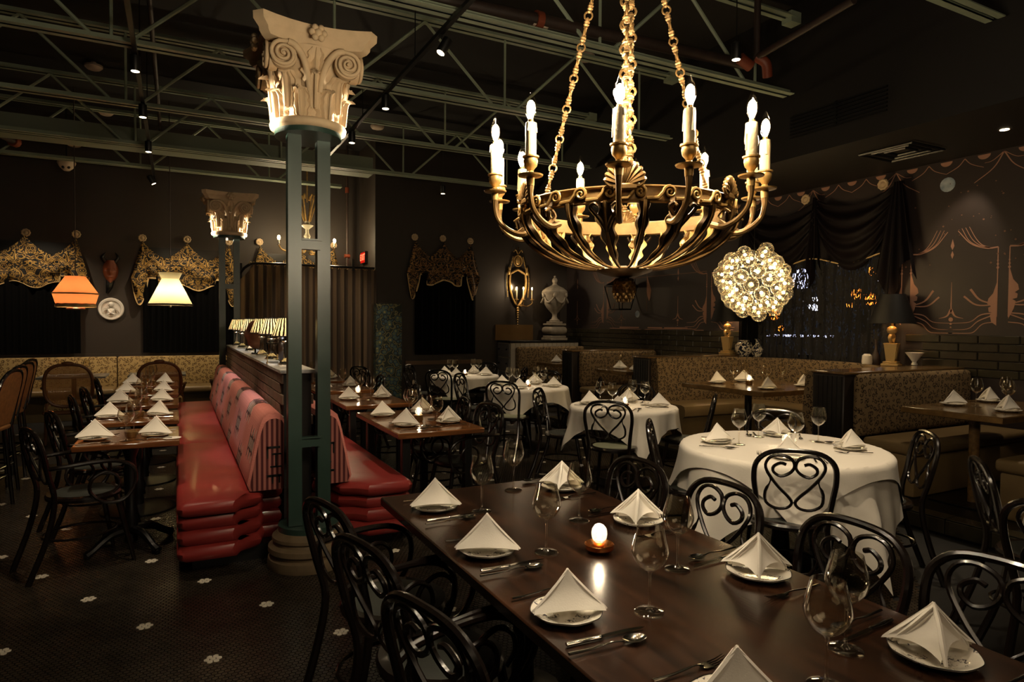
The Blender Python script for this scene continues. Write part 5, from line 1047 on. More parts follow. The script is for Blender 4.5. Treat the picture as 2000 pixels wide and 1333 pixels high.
MB().grid(hd, 36, 28, closeu=True).obj('head', mat('terracotta_head', (140, 96, 76), .8, var=.25, vscale=20, bump=.4), t); MB().cyl((0, 0, 0), .035, .012, 16).cyl((0, 0, .01), .008, .09, 8).obj('stand', 'iron', t)
for k, (x, y, m_) in enumerate([(.755, 7.8, 'golddk'), (.76, 6.1, 'golddk'), (.76, 5.5, 'golddk')]):
    pot([(.03, 0), (.035, .02), (.06, .08), (.062, .13), (.04, .17), (.03, .19), (.045, .2), (.02, .23), (.0001, .24)], mat('dark_painted_urn', (60, 40, 24), .3, col2=(16, 12, 10), vscale=14, coat=.3), x, y, 1.205, 'painted_jar', ['dark painted lidded jar at the far part of the marble ledge', 'dark painted lidded jar behind the middle pleated lamps', 'dark painted lidded jar near the glass lantern on the ledge'][k], 'jar', .9)
t = thing('glass_lantern', 'small square clear glass lantern on the near part of the marble ledge', 'lantern', (.64, 5.15, 1.205)); MB().box(-.04, .04, -.04, .04, 0, .015).box(-.04, .04, -.04, .04, .15, .16).obj('frame', 'silver', t, flat=True, kind='stuff'); MB().box(-.036, .036, -.036, .036, .015, .15).obj('glass_body', 'glass', t, flat=True)
# ================================================================ TABLE SETTINGS
def patch(mb, A, P_, Q, bul, nrm, n=9, curve=0, th=.0032, lift=0):
    """cloth panel fanning from apex A to base edge P-Q, bulging along nrm; closed shell"""
    A, P_, Q, nrm = Vector(A), Vector(P_), Vector(Q), Vector(nrm).normalized(); fr = []
    for i in range(n + 1):
        s_ = i / n; row = []
        for j in range(n + 1):
            t_ = j / n; e_ = abs(2 * t_ - 1) ** 7 * s_ ** 9 * .09; t_ = t_ + (.5 - t_) * e_ * 1.4; b_ = P_ * (1 - t_) + Q * t_; p = A * (1 - s_) + b_ * s_ + nrm * (bul * math.sin(PI * t_) * s_ + curve * math.sin(PI * s_)) + Vector((0, 0, lift * math.sin(PI * t_) ** .8 * s_ ** 2)); row.append(p)
        fr.append(row)
    vs = [p + nrm * th for r_ in fr for p in r_] + [p - nrm * th for r_ in fr for p in r_]; m1 = (n + 1) ** 2; fs = []
    def I(i, j): return i * (n + 1) + j
    for i in range(n):
        for j in range(n): fs += [(I(i, j), I(i + 1, j), I(i + 1, j + 1), I(i, j + 1)), (m1 + I(i, j), m1 + I(i, j + 1), m1 + I(i + 1, j + 1), m1 + I(i + 1, j))]
        fs += [(I(i, 0), m1 + I(i, 0), m1 + I(i + 1, 0), I(i + 1, 0)), (I(i, n), I(i + 1, n), m1 + I(i + 1, n), m1 + I(i, n)), (I(n, i), m1 + I(n, i), m1 + I(n, i + 1), I(n, i + 1))]
    return mb.add(vs, fs)
def napkin_mesh(v):
    """upright peaked napkin; the smooth face looks towards -y (the diner), the ridge with its two hollow flaps towards +y"""
    k = [1.04, 1.08, 1.0][v]; h = [.114, .119, .110][v]; L, R, F, A = (-.108 * k, -.035, .004), (.112 * k, -.030, .002), (.008 * k, .082, .001), (0, -.008, h)
    mb = MB(); patch(mb, A, L, R, .020, (0, -1, .5), curve=-.007, lift=.007); patch(mb, (0.004, .0, h - .004), (L[0] + .012, L[1] + .012, .004), (R[0] - .018, R[1] + .010, .004), .014, (0, -1, .5), curve=-.004)
    patch(mb, (-.004, .004, h - .008), (L[0] + .022, L[1] + .024, .004), (R[0] - .03, R[1] + .018, .004), .008, (0, -1, .5))
    patch(mb, A, L, F, -.022, (-.8, .75, .4), curve=-.003, lift=.034); patch(mb, A, F, R, -.022, (.8, .75, .4), curve=-.003, lift=.026)
    mb.tube([(0, -.007, h), (.002, .03, h * .68), (.006, .062, h * .32), (.008, .086, .004)], [.004, .006, .007, .004], 6, smooth=4)
    return mb.mesh('napkin', 'napkin', False, 50)
NK = [napkin_mesh(i) for i in range(3)]
PLM = MB().lathe([(.0001, .004), (.055, .004), (.07, .009), (.074, .012), (.088, .016), (.094, .018), (.093, .015), (.074, .007), (.06, 0), (.0001, 0)], 64, rf=lambda a, r, z: 1 + (.028 * abs(math.cos(4 * a)) ** 3 if r > .085 else 0)).mesh('plate', 'plate')
PLR = MB().tube([(.0945 * (1 + .028 * abs(math.cos(4 * a)) ** 3) * math.cos(a), .0945 * (1 + .028 * abs(math.cos(4 * a)) ** 3) * math.sin(a), .0185) for a in [k * PI / 32 for k in range(64)]], .0011, 4, closed=True).mesh('rim_line', 'iron')
PLATE = Proto('plate'); PLATE.part('dish', PLM, None); PLATE.part('rim_line', PLR, None)
PLATE_S = Proto('plate'); PLATE_S.part('dish', PLM, None)
KN = Proto('table_knife')
KN.part('handle', MB().lathe([(.006, -.10), (.0075, -.095), (.007, -.05), (.0055, -.01), (.007, -.005), (.005, 0)], 10).xf(Matrix.Rotation(-PI / 2, 4, 'X')).xf(Matrix.Diagonal((1, 1, .7, 1))), 'silver')
bl = MB(); o_ = [(-.005, 0), (-.0085, .02), (-.0095, .08), (-.006, .11), (0, .125), (.004, .11), (.005, 0)]; bl.prism(o_, -.0008, .0008); KN.part('blade', bl, 'silver', flat=True)
KN_S = Proto('table_knife'); KN_S.part('body', MB().prism([(-.006, -.1), (-.006, 0), (-.009, .02), (-.009, .09), (0, .12), (.005, .1), (.006, -.1)], -.001, .002), 'silver')
def bowlpart(w, l, y0):
    mb = MB()
    def fn(u, v): r_ = v; a = 2 * PI * u; return (w * r_ * math.cos(a) * (1 - .12 * math.sin(a)), y0 + l * r_ * math.sin(a), .004 - .008 * (1 - r_ * r_))
    return mb.grid(fn, 18, 5, closeu=True)
spm = bowlpart(.0215, .032, .085); spm.tube([(0, -.10, .003), (0, -.04, .002), (0, .02, .006), (0, .056, .001)], [.0055, .004, .0026, .004], 8, smooth=4, flat=.6)
SPOON = Proto('soup_spoon'); SPOON.part('body', spm, 'silver')
fk = MB().tube([(0, -.10, .003), (0, -.04, .002), (0, .02, .006), (0, .045, .001)], [.0055, .004, .0026, .004], 8, smooth=4, flat=.6).add([(-.012, .045, -.001), (.012, .045, -.001), (.0135, .07, -.002), (-.0135, .07, -.002), (-.004, .032, .002), (.004, .032, .002)], [(0, 1, 2, 3), (0, 4, 5, 1)])
for i in range(4): fk.tube([(-.0105 + .007 * i, .068, -.002), (-.0105 + .007 * i, .09, -.001), (-.0105 + .007 * i, .115, .005)], [.0018, .0016, .0008], 5)
FORK = Proto('dinner_fork'); FORK.part('body', fk, 'silver')
GLS = Proto('wine_glass')
gf = MB().lathe([(.0001, .0035), (.012, .005), (.036, .0025), (.038, .0012), (.038, 0), (.0001, 0)], 36); gf.lathe([(.0105, .004), (.0045, .012), (.0035, .03), (.0034, .085), (.0045, .10), (.011, .108), (.0001, .111)], 20)
GLS.part('foot_and_stem', gf, 'gsolid')
GLS.part('bowl', MB().lathe([(.0045, .104), (.016, .109), (.030, .120), (.041, .136), (.0465, .152), (.0465, .160), (.044, .175), (.0375, .200), (.0335, .218), (.0331, .2185), (.0327, .218), (.0367, .200), (.0432, .175), (.0457, .160), (.0457, .152), (.040, .137), (.029, .1215), (.014, .112), (.0001, .111)], 44), 'glass')
CND = Proto('candle_holder')
CND.part('dish', MB().lathe([(.026, 0), (.040, .003), (.049, .012), (.050, .026), (.048, .028), (.045, .024), (.038, .012), (.0001, .008)], 32), 'copper')
CND.part('cup', MB().lathe([(.014, .012), (.018, .02), (.017, .032), (.0001, .032)], 16), 'copper')
CND.part('ribbed_globe', MB().lathe([(.014, .032), (.024, .045), (.027, .062), (.024, .078), (.015, .090), (.008, .093)], 40, rf=lambda a, r, z: 1 + .05 * math.sin(20 * a)), 'ribglass')
CND.part('flame', MB().sph((0, 0, .058), .008, 10, 8, (1, 1, 1.6)), 'flame')
CNS = Proto('candle_holder'); CNS.part('cup', MB().lathe([(.03, 0), (.036, .01), (.034, .05), (.03, .052), (.0001, .045)], 20), 'golddk'); CNS.part('globe', MB().lathe([(.018, .05), (.027, .07), (.024, .10), (.012, .112)], 20), 'ribglass'); CNS.part('flame', MB().sph((0, 0, .078), .009, 10, 8, (1, 1, 1.5)), 'flame')
CNS_T = Proto('candle_holder'); CNS_T.part('cup', MB().lathe([(.03, 0), (.04, .01), (.036, .022), (.0001, .02)], 20), 'copper'); CNS_T.part('globe', MB().lathe([(.016, .02), (.026, .04), (.024, .07), (.010, .085)], 24), 'ribglass'); CNS_T.part('flame', MB().sph((0, 0, .05), .009, 10, 8, (1, 1, 1.5)), 'flame')
def setting(x, y, z, dx, dy, tbl, seat, full=2, flip=False, jit=.36, glass=None, lean_=0):
    """place setting for a diner looking along (dx, dy). tbl/seat go into the labels"""
    rz = math.atan2(-dx, dy); c, s_ = math.cos(rz), math.sin(rz); W = lambda u, v: (x + u * c - v * s_, y + u * s_ + v * c)
    near = full == 2; j = random.uniform(-jit, jit)
    (PLATE if near else PLATE_S).put((x, y, z), random.random(), 'patterned plate, %s at %s' % (seat, tbl), 'plate', 'plates')
    nr = (2.43 if flip else -.38) + j
    mkobj('napkin', random.choice(NK), None, (x, y, z + .0155), nr, 'peaked white napkin, %s at %s' % (seat, tbl), 'napkin', 'peaked white napkins')
    k = W(.148, .01); (KN if near else KN_S).put((k[0], k[1], z + .006 if near else z + .002), rz + random.uniform(-.08, .08), 'table knife, %s at %s' % (seat, tbl), 'knife', 'table knives')
    if full >= 1:
        k = W(.192, -.012); SPOON.put((k[0], k[1], z + .006), rz + random.uniform(-.1, .02) + .06, 'soup spoon, %s at %s' % (seat, tbl), 'spoon', 'soup spoons')
        k = W(-.145, .01); FORK.put((k[0], k[1], z + .005), rz + random.uniform(-.06, .06), 'dinner fork, %s at %s' % (seat, tbl), 'fork', 'dinner forks')
    if glass is not False:
        g = glass or W(.13, .19); GLS.put((g[0], g[1], z + .0005), random.random(), 'empty wine glass, %s at %s' % (seat, tbl), 'wine glass', 'empty wine glasses', sc=1.05)
T = 'the long dark table'; ZT_ = .751
for i, (px, py, gx, gy) in enumerate([(.945, 2.51, 1.105, 2.394), (.92, 1.95, 1.101, 1.867), (.91, 1.435, 1.119, 1.352), (.99, .93, 1.225, .90)]):
    setting(px, py, ZT_, 1, 0, T, 'column side, ' + ['far-corner seat', 'second seat from far end', 'third seat from far end', 'nearest seat'][i], 2, glass=(gx, gy), jit=.12)
for i, (px, py, gx, gy) in enumerate([(1.59, 2.56, 1.38, 2.642), (1.585, 1.99, 1.395, 2.114), (1.585, 1.405, 1.396, 1.554), (1.56, .87, 1.408, .985)]):
    setting(px, py, ZT_, -1, 0, T, 'opposite side, ' + ['far-corner seat', 'second seat from far end', 'third seat from far end', 'nearest seat'][i], 2, glass=(gx, gy), jit=.12, flip=True)
CND.put((1.267, 1.796, ZT_), 0, 'copper candle holder with a glowing ribbed glass globe on the long dark table', 'candle holder'); point((1.267, 1.796, ZT_ + .085), .3, .012, (1, .78, .5))
for k, (x, y, R, nm) in enumerate(RT):
    zz = .753 if k == 0 else .748; r_ = .40 if k == 0 else .33
    for q, (ax, ay, sn) in enumerate([(-.72, -.69, 'front-left seat'), (.76, -.64, 'right-hand seat'), (-.74, .67, 'left-hand seat'), (.72, .7, 'rear seat')]):
        if k == 0 : gx = [(3.395, 2.736), (3.755, 2.853), (3.204, 3.012), (3.547, 3.162)][q]
        else: gx = (x + ax * .14 + [-.1, .08, -.1, .08][q] * 1.0, y + ay * .14)
        setting(x + ax * r_, y + ay * r_, zz, -ax, -ay, 'the %s round table' % ONB[k], sn, 1 if k < 2 else 0, glass=gx, flip=(q == 3))
    CNS_T.put((x - .02, y - .05, zz), 0, 'small lit candle globe in the middle of the %s round table' % ONB[k], 'candle holder', 'table candles'); point((x - .02, y - .05, zz + .05), .35, .012, (1, .78, .5))
for k, (ya, yb) in enumerate(LT):
    y = [4.94, 6.0, 7.05, 8.0, 9.05][k]
    setting(-.47, y, .751, 1, 0, 'the %s left-row table' % ORD[k], 'aisle side', 1 if k < 2 else 0, glass=(-.29, y - .13))
    setting(-.12, y, .751, -1, 0, 'the %s left-row table' % ORD[k], 'red bench side', 1 if k < 2 else 0, glass=(-.26, y + .12))
    pot([(.028, 0), (.034, .01), (.038, .04), (.03, .045), (.0001, .03)], 'golddk', -.27, y + .0, .751, 'votive_cup', 'small dark votive cup between the glasses on the %s left-row table' % ORD[k], 'votive')
pot([(.0001, 0), (.05, 0), (.055, .003), (.0001, .004)], 'napkin', -.03, 4.80, .7515, 'paper_note', 'folded cream paper on the corner of the nearest left-row table', 'paper')
CT = [('the near centre oak table', [(1.50, 5.22, 1, 'bench side far seat', None), (1.52, 4.64, 1, 'bench side near seat', None), (1.86, 4.66, -1, 'armchair side near seat', (1.66, 4.60)), (1.86, 5.26, -1, 'armchair side far seat', (1.70, 5.05))], 1),
      ('the middle centre oak table', [(1.52, 6.48, 1, 'bench side seat', None), (1.86, 6.5, -1, 'armchair side seat', None)], 0),
      ('the third centre oak table', [(1.52, 7.7, 1, 'bench side seat', None), (1.86, 7.85, -1, 'armchair side seat', None)], 0),
      ('the farthest centre oak table', [(1.52, 8.95, 1, 'bench side seat', None), (1.86, 9.05, -1, 'armchair side seat', None)], 0)]
for tb, ss, fl in CT:
    for x, y, d_, sn, g in ss: setting(x, y, .751, d_, 0, tb, sn, fl, glass=g, flip=d_ < 0)
CNS.put((1.68, 4.83, .751), 0, 'lit candle globe in a dark cup on the near centre oak table', 'candle holder', 'table candles'); point((1.68, 4.83, .83), .4, .012, (1, .78, .5))
CNS.put((1.66, 6.66, .751), 0, 'lit candle globe in a dark cup on the middle centre oak table', 'candle holder', 'table candles'); point((1.66, 6.66, .83), .4, .012, (1, .78, .5))
BS = [('the booth table at the right edge', [(5.71, 3.08, 0, -1, 'divider side seat', (5.80, 2.95)), (6.25, 3.08, 0, -1, 'divider side inner seat', (6.25, 2.95)), (5.66, 2.66, 0, 1, 'near side seat', (5.80, 2.72))]),
      ('the curved booth table', [(5.36, 5.38, 0, -1, 'left seat', (5.42, 5.18)), (5.80, 5.40, 0, -1, 'middle seat', (5.72, 5.30)), (5.34, 4.66, 0, 1, 'front seat', (5.56, 4.86)), (5.95, 4.72, 0, 1, 'inner seat', (5.90, 4.95))]),
      ('the third booth table', [(5.76, 7.70, 0, -1, 'far seat', (5.72, 7.64)), (5.74, 7.28, 0, 1, 'near seat', (5.9, 7.38)), (6.2, 7.62, 0, -1, 'inner seat', (6.1, 7.5))]),
      ('the farthest booth table', [(5.72, 9.42, 0, -1, 'far seat', (5.76, 9.3)), (5.78, 9.12, 0, 1, 'near seat', (5.95, 9.2))])]
for tb, ss in BS:
    for x, y, dx_, dy_, sn, g in ss: setting(x, y, .871, dx_, dy_, tb, sn, 0, glass=g)
CNS.put((5.52, 5.06, .871), 0, 'lit candle globe in a dark cup on the curved booth table', 'candle holder', 'table candles'); point((5.52, 5.06, .95), .4, .012, (1, .78, .5))
for k, (x, y, lb) in enumerate([(-1.42, 10.85, 'left glass on the marble table below the orange pendant'), (-1.12, 10.8, 'right glass on the marble table below the orange pendant'), (-.38, 10.85, 'left glass on the marble table below the cream pendant'), (-.06, 10.85, 'right glass on the marble table below the cream pendant'), (.78, 10.8, 'glass on the marble table behind the far column')]):
    GLS.put((x, y, .751), 0, 'empty wine ' + lb, 'wine glass', 'empty wine glasses', sc=1.0)
# ================================================================ THE BIG CHANDELIER
CC = Vector((1.30, 1.72, 0)); ang0 = math.atan2(CC.y, CC.x) - PI / 2
t = CHD = thing('candle_chandelier', 'large antique gilt bowl chandelier with twelve lit candle bulbs over the long dark table', 'chandelier', (CC.x, CC.y, 0), ang0)
RR = .335; ZR = 1.88
# band with running wave scroll
MB().lathe([(RR - .004, ZR - .022), (RR + .002, ZR - .026), (RR + .009, ZR - .022), (RR + .004, ZR - .016), (RR + .004, ZR + .016), (RR + .009, ZR + .020), (RR + .002, ZR + .025), (RR - .004, ZR + .022), (RR - .004, ZR - .022)], 96, cap=False).obj('ring_band', 'golddk', t)
NW = 26
for i in range(NW):
    a0 = 2 * PI * i / NW; da = 2 * PI / NW; P_ = []
    for q in range(22):
        th = q / 21 * 3.4 * PI; r_ = .019 * (1 - q / 24); P_.append((a0 + (.0 + r_ * math.cos(th + PI)) / RR, ZR + .004 + r_ * math.sin(th)))
    P_ = [(a0 - da * .8, ZR - .014), (a0 - da * .4, ZR - .012)] + P_
    MB().tube([((RR + .010) * math.cos(a), (RR + .010) * math.sin(a), z) for a, z in P_], lambda u: .0052 - .0022 * u, 6).obj('wave_scroll', 'gold', t)
def shell(a0, s=1.0):
    mb = MB()
    for k in range(11):
        b_ = (k - 5) / 5 * 1.25; ln = .062 * s * (1 - .18 * abs(b_)); x1, z1 = ln * math.sin(b_), ln * math.cos(b_); P_ = [(0, .004, ZR + .02), (x1 * .5, -.004, ZR + .02 + z1 * .5), (x1, -.002, ZR + .02 + z1), (x1 * 1.06, .006, ZR + .02 + z1 * 1.04)]
        mb.tube(P_, [.0035, .006, .0085, .003], 6, smooth=3)
    mb.rbox(-.032 * s, .032 * s, -.008, .008, ZR + .008, ZR + .026, .004, 1)
    for s_ in (-1, 1): mb.tube([(s_ * .01, 0, ZR + .02), (s_ * .04, -.004, ZR + .02), (s_ * .05, -.004, ZR + .032), (s_ * .04, -.004, ZR + .036)], .005, 6, smooth=3)
    M = Matrix.Rotation(a0 + PI / 2, 4, 'Z') @ Matrix.Translation((0, -(RR + .012), 0)); return mb.xf(M)
for q in range(6): shell(-PI / 2 + q * PI / 3, 1.1 if q == 0 else .8).obj('palmette_shell', 'golddk', t)
# acanthus ribs of the bowl
def bowl_r(u): return .065 + (RR - .065) * math.sin(u * PI / 2) ** .85
def bowl_z(u): return 1.70 + (ZR - .02 - 1.70) * (1 - math.cos(u * PI / 2)) ** .8
NR = 20
for i in range(NR):
    a0 = 2 * PI * (i + .5) / NR; big = i % 2 == 0; mb = MB()
    def fn(u, v):
        x = 2 * u - 1; w_ = (.35 + .75 * min(1, v * 1.5) - .35 * max(0, v - .8) * 2) * (.30 if not big else .50) * (1 + .26 * math.sin(v * 26 + (0 if big else 1.5)) * abs(x)); aw = w_ * PI / NR; r_ = bowl_r(v) + .010 * (1 - x * x) + .006 * math.cos(x * 9); a = a0 + x * aw
        return (r_ * math.cos(a), r_ * math.sin(a), bowl_z(v))
    mb.grid(fn, 8, 30); nf_ = len(mb.f); mb.grid(lambda u, v: tuple(Vector(fn(u, v)) * 1.0 - Vector((math.cos(a0), math.sin(a0), 0)) * .004), 8, 30)
    ro = mb.obj('acanthus_rib', 'bronzeshade', t); ro.data.materials.append(MT['giltlit']); ro.data.polygons.foreach_set('material_index', [0] * nf_ + [1] * (len(mb.f) - nf_))  # ribs carry painted shade outside and painted bulb light inside
    g = MB().tube([((bowl_r(v) + .018) * math.cos(a0), (bowl_r(v) + .018) * math.sin(a0), bowl_z(v)) for v in [k / 14 for k in range(15)]], lambda u: .004 + .0025 * math.sin(u * 40) ** 2, 6); g.obj('beaded_rib', 'golddk', t)
    if big:
        for s_ in (-1, 1):
            P_ = [(.62, 0), (.78, .35), (.92, .75), (.97, .55), (.93, .35)]
            MB().tube([((bowl_r(v) + .016) * math.cos(a0 + s_ * o * PI / NR), (bowl_r(v) + .016) * math.sin(a0 + s_ * o * PI / NR), bowl_z(v)) for v, o in P_], [.006, .006, .0055, .005, .004], 6, smooth=4).obj('leaf_scroll', 'bronzeshade', t)
MB().lathe([(.0001, 1.675), (.04, 1.676), (.085, 1.690), (.092, 1.697), (.086, 1.703), (.06, 1.706), (.0001, 1.706)], 36).obj('bottom_cap', 'golddk', t)
pc_ = MB().sph((0, 0, 1.635), .033, 18, 12, (1, 1, 1.35))
for j in range(8):
    z = 1.665 - j * .0095
    for i in range(10):
        a = 2 * PI * i / 10 + j * .31; r_ = .034 * math.sqrt(max(.03, 1 - ((z - 1.635) / .046) ** 2)); pc_.sph((r_ * math.cos(a), r_ * math.sin(a), z), .0062, 5, 4)
pc_.obj('pinecone_finial', 'golddk', t, kind='stuff'); MB().lathe([(.01, 1.672), (.03, 1.676), (.02, 1.684), (.012, 1.69)], 16).obj('finial_collar', 'golddk', t)
# arms, cups, candles and bulbs
RC = .425
for k, deg in enumerate([-18, 3, 38, 75, 104, 141, 165, 188, 222, 258, 283, 315]):
    a = math.radians(deg + 9.8); near = math.sin(a); u_ = Vector((math.cos(a), math.sin(a), 0)); tn = Vector((-u_.y, u_.x, 0)) * (.0)
    def Q(r, z): return (u_.x * r, u_.y * r, z)
    arm = MB().tube([Q(RR - .03, ZR - .065), Q(RR + .01, ZR - .075), Q(RR + .05, ZR - .06), Q(RC - .01, ZR - .03), Q(RC, ZR + .005), Q(RC, ZR + .035)], [.009, .0095, .0085, .0075, .008, .011], 8, smooth=5)
    arm.tube([Q(RR + .015, ZR - .07), Q(RR - .01, ZR - .045), Q(RR + .01, ZR - .025), Q(RR + .03, ZR - .035)], [.007, .006, .005, .003], 6, smooth=3); arm.obj('arm', 'golddk', t)
    cup = MB().lathe([(.011, ZR + .03), (.012, ZR + .052), (.034, ZR + .056), (.036, ZR + .060), (.014, ZR + .062), (.008, ZR + .070), (.011, ZR + .076), (.018, ZR + .084), (.021, ZR + .098), (.019, ZR + .106), (.024, ZR + .108), (.024, ZR + .112), (.017, ZR + .112)], 20, Q(RC, 0)).obj('drip_cup', 'gold', t)
    rd = random.Random(k); ph = rd.random() * 6
    cd = MB().lathe([(.015, ZR + .108), (.0155, ZR + .13), (.0152, ZR + .16), (.0158, ZR + .19), (.0145, ZR + .205), (.008, ZR + .207)], 20, Q(RC, 0), rf=lambda b_, r, z: 1 + .06 * max(0, math.sin(3 * b_ + ph + z * 9)) ** 2)
    for q in range(4):
        b_ = rd.random() * 6.28; L_ = rd.uniform(.02, .08); cd.tube([(u_.x * RC + .0155 * math.cos(b_), u_.y * RC + .0155 * math.sin(b_), ZR + .204), (u_.x * RC + .0165 * math.cos(b_), u_.y * RC + .0165 * math.sin(b_), ZR + .204 - L_)], [.002, .0035], 6)
    cd.obj('candle_sleeve', 'wax', t)
    bz = ZR + .207
    bo = MB().lathe([(.008, 0), (.008, .01), (.014, .022), (.0175, .036), (.016, .05), (.011, .064), (.005, .078), (.002, .086)], 20, Q(RC, bz)).obj('bulb', 'glassb', t); MB().sph(Q(RC, bz + .038), .0125, 12, 8, (1, 1, 1.9)).obj('filament', 'bulb', bo)
    MB().cyl(Q(RC, bz - .002), .0085, .008, 12).obj('bulb_socket', 'brass', t)
def chain(p0, p1, n, fat, nm='chain'):
    p0, p1 = Vector(p0), Vector(p1); d = (p1 - p0) / n; dn = d.normalized(); sd = dn.cross(Vector((0, 1, 0))).normalized(); fd = dn.cross(sd)
    mb = MB()
    for i in range(n):
        c = p0 + d * i; L_ = d.length
        mb.tube([c + dn * (L_ * .12) + (sd if i % 2 else fd) * (fat * .9 * math.cos(b_)) + dn * (fat * .9 * (math.sin(b_) - .2)) for b_ in [q * PI / 5 for q in range(10)]], fat * .22, 5, closed=True)
        mb.tube([c + dn * L_ * (.22 + .74 * q / 8) for q in range(9)], [fat * (.22 + .34 * math.sin(q / 8 * PI) + .16 * (q % 2)) for q in range(9)], 6)
    mb.obj(nm, 'golddk', t, kind='stuff')
TOPZ = 3.0
for deg, fat in ((-90, .020), (90, .015), (150, .015), (30, .015)):
    a = math.radians(deg); chain(((RR - .0) * math.cos(a), (RR) * math.sin(a), ZR + (.075 if deg == -90 else .04)), (.02 * math.cos(a), .02 * math.sin(a), TOPZ), 22 if deg != -90 else 26, fat)
chain((.012, -RR, ZR + .08), (.01, -.03, TOPZ), 24, .017)
MB().lathe([(.01, TOPZ - .06), (.05, TOPZ - .03), (.06, TOPZ), (.03, TOPZ + .03), (.01, TOPZ + .05)], 20).tube([(0, 0, TOPZ), (0, 0, ZC)], .008, 6).obj('crown_and_rod', 'golddk', t)
for k in range(6):
    a = k * PI / 3 + .4; point(CC + Matrix.Rotation(ang0, 3, 'Z') @ Vector((RC * math.cos(a), RC * math.sin(a), ZR + .25)), CHW, .018, (1, .82, .58))
# ================================================================ BUBBLE CHANDELIER
cb = Vector((5.50, 5.0, 1.99)); t = thing('bubble_chandelier', 'spherical cluster chandelier of clear glass globe bulbs over the curved booth', 'chandelier', cb)
MB().sph((0, 0, 0), .09, 16, 12).obj('core', 'iron', t); MB().tube([(0, 0, .05), (0, 0, ZC - cb.z)], .004, 5).obj('suspension_wire', 'iron', t)
NG = 58; gm = MB().sph((0, 0, 0), .077, 28, 18).mesh('glass_globe', MT['globe']); fm_ = MB().sph((0, 0, 0), .016, 8, 6).mesh('lit_filament', emis('bubble_filament', (255, 220, 160), 20)); 
for i in range(NG):
    zz = 1 - 2 * (i + .5) / NG; ph = i * 2.39996; r_ = math.sqrt(1 - zz * zz); rd = .33 + .03 * ((i * 7) % 5 - 2) / 2; u_ = Vector((r_ * math.cos(ph), r_ * math.sin(ph), zz)); p = u_ * rd
    if zz > .93: continue
    g = mkobj('glass_globe', gm, t, p); mkobj('lit_filament', fm_, g, u_ * -.02); MB().tube([u_ * .07, u_ * (rd - .085)], .006, 5).tube([u_ * (rd - .10), u_ * (rd - .07)], .014, 8).obj('socket_arm', 'iron', t)
point(cb, 8, .3, (1, .8, .5))
# ================================================================ PENDANTS
for k, (x, col, lb, prof) in enumerate([(148, 'sh_orange', 'orange fabric pendant shade with beaded fringe over the left wall tables', [(.122, .41), (.278, .165), (.232, .0)]), (333, 'sh_cream', 'glowing cream conical pendant shade with flared neck over the wall tables', [(.158, .485), (.118, .395), (.118, .39), (.30, .01)])]):
    p = PY(x, 597, 10.95); t = thing('pendant_lamp', lb, 'pendant', (p.x, 10.95, p.z)); sc_ = 90 / 1267 * 9.7 / .67 if k == 0 else 1.03
    MB().lathe([(r_ * 1.0, z) for r_, z in prof], 48, cap=False).obj('shade', col, t); MB().tube([(0, 0, .25), (0, 0, ZC - p.z)], .006, 6).obj('cord', 'rust', t)
    MB().sph((0, 0, .14), .04, 12, 8).obj('bulb', 'bulbs', t)
    if k == 0:
        MB().lathe([(.278, .155), (.284, .165), (.278, .175)], 48, cap=False).obj('waist_trim', 'fringe', t); MB().lathe([(.234, .03), (.237, .02), (.243, -.02), (.238, -.025)], 48, cap=False, rf=lambda a, r, z: 1 + .02 * math.sin(60 * a)).obj('fringe', 'fringe', t)
        MB().lathe([(.1, -.03), (.12, -.045), (.1, -.06), (.0001, -.06)], 12).obj('red_finial', 'orange', t)
    else:
        MB().lathe([(.298, .0), (.306, .008), (.306, .02), (.298, .024)], 48, cap=False).obj('hem_trim', 'rust', t); MB().lathe([(.0001, -.03), (.02, -.02), (.02, 0), (.0001, .01)], 10).obj('finial', 'silver', t)
    point((p.x, 10.95, p.z + .16), 3.6 if k == 0 else 9, .04, (1, .8, .52))
# crystal chandelier in the curtained corner
p = PY(600, 480, 11.75); t = thing('crystal_chandelier', 'small crystal and gilt chandelier with lit arms seen between the near column posts', 'chandelier', (p.x, 11.75, p.z))
MB().tube([(0, 0, .75), (0, 0, 1.45)], .012, 6).obj('chain', 'gold', t); MB().lathe([(.02, 1.4), (.06, 1.45), (.02, 1.47)], 16).tube([(0, 0, 1.45), (0, 0, ZC - p.z)], .006, 5).obj('ceiling_canopy', 'gold', t)
for q in range(6):
    a = q * PI / 3; c, s_ = math.cos(a), math.sin(a)
    MB().tube([(c * .05, s_ * .05, .42), (c * .12, s_ * .12, .65), (c * .17, s_ * .17, .80), (c * .13, s_ * .13, .88), (c * .09, s_ * .09, .80)], .012, 6, smooth=4).obj('upper_frond', 'gold', t)
    MB().tube([(c * .04, s_ * .04, -.05), (c * .15, s_ * .15, -.14), (c * .40, s_ * .40, -.10), (c * .47, s_ * .47, -.02)], .012, 6, smooth=4).obj('arm', 'gold', t)
    MB().lathe([(.01, -.02), (.045, -.015), (.02, .0), (.012, .0), (.012, .08), (.0001, .08)], 12, (c * .47, s_ * .47, 0)).obj('candle_cup', 'silver', t); MB().sph((c * .47, s_ * .47, .11), .026, 8, 6, (1, 1, 1.6)).obj('bulb', 'bulbs', t)
MB().lathe([(.05, -.12), (.1, -.06), (.11, .0), (.06, .06), (.03, .10), (.06, .16), (.03, .22), (.03, .28), (.08, .32), (.11, .35), (.05, .38), (.04, .42), (.0001, .43)], 24, rf=lambda a, r, z: 1 + .05 * math.sin(12 * a)).obj('crystal_stem', mat('cut_crystal', (220, 214, 190), .08, trans=.5, coat=.5), t)
point((p.x - .47, 11.7, p.z + .13), 8, .05, (1, .8, .5)); point((p.x + .47, 11.7, p.z + .13), 8, .05, (1, .8, .5))
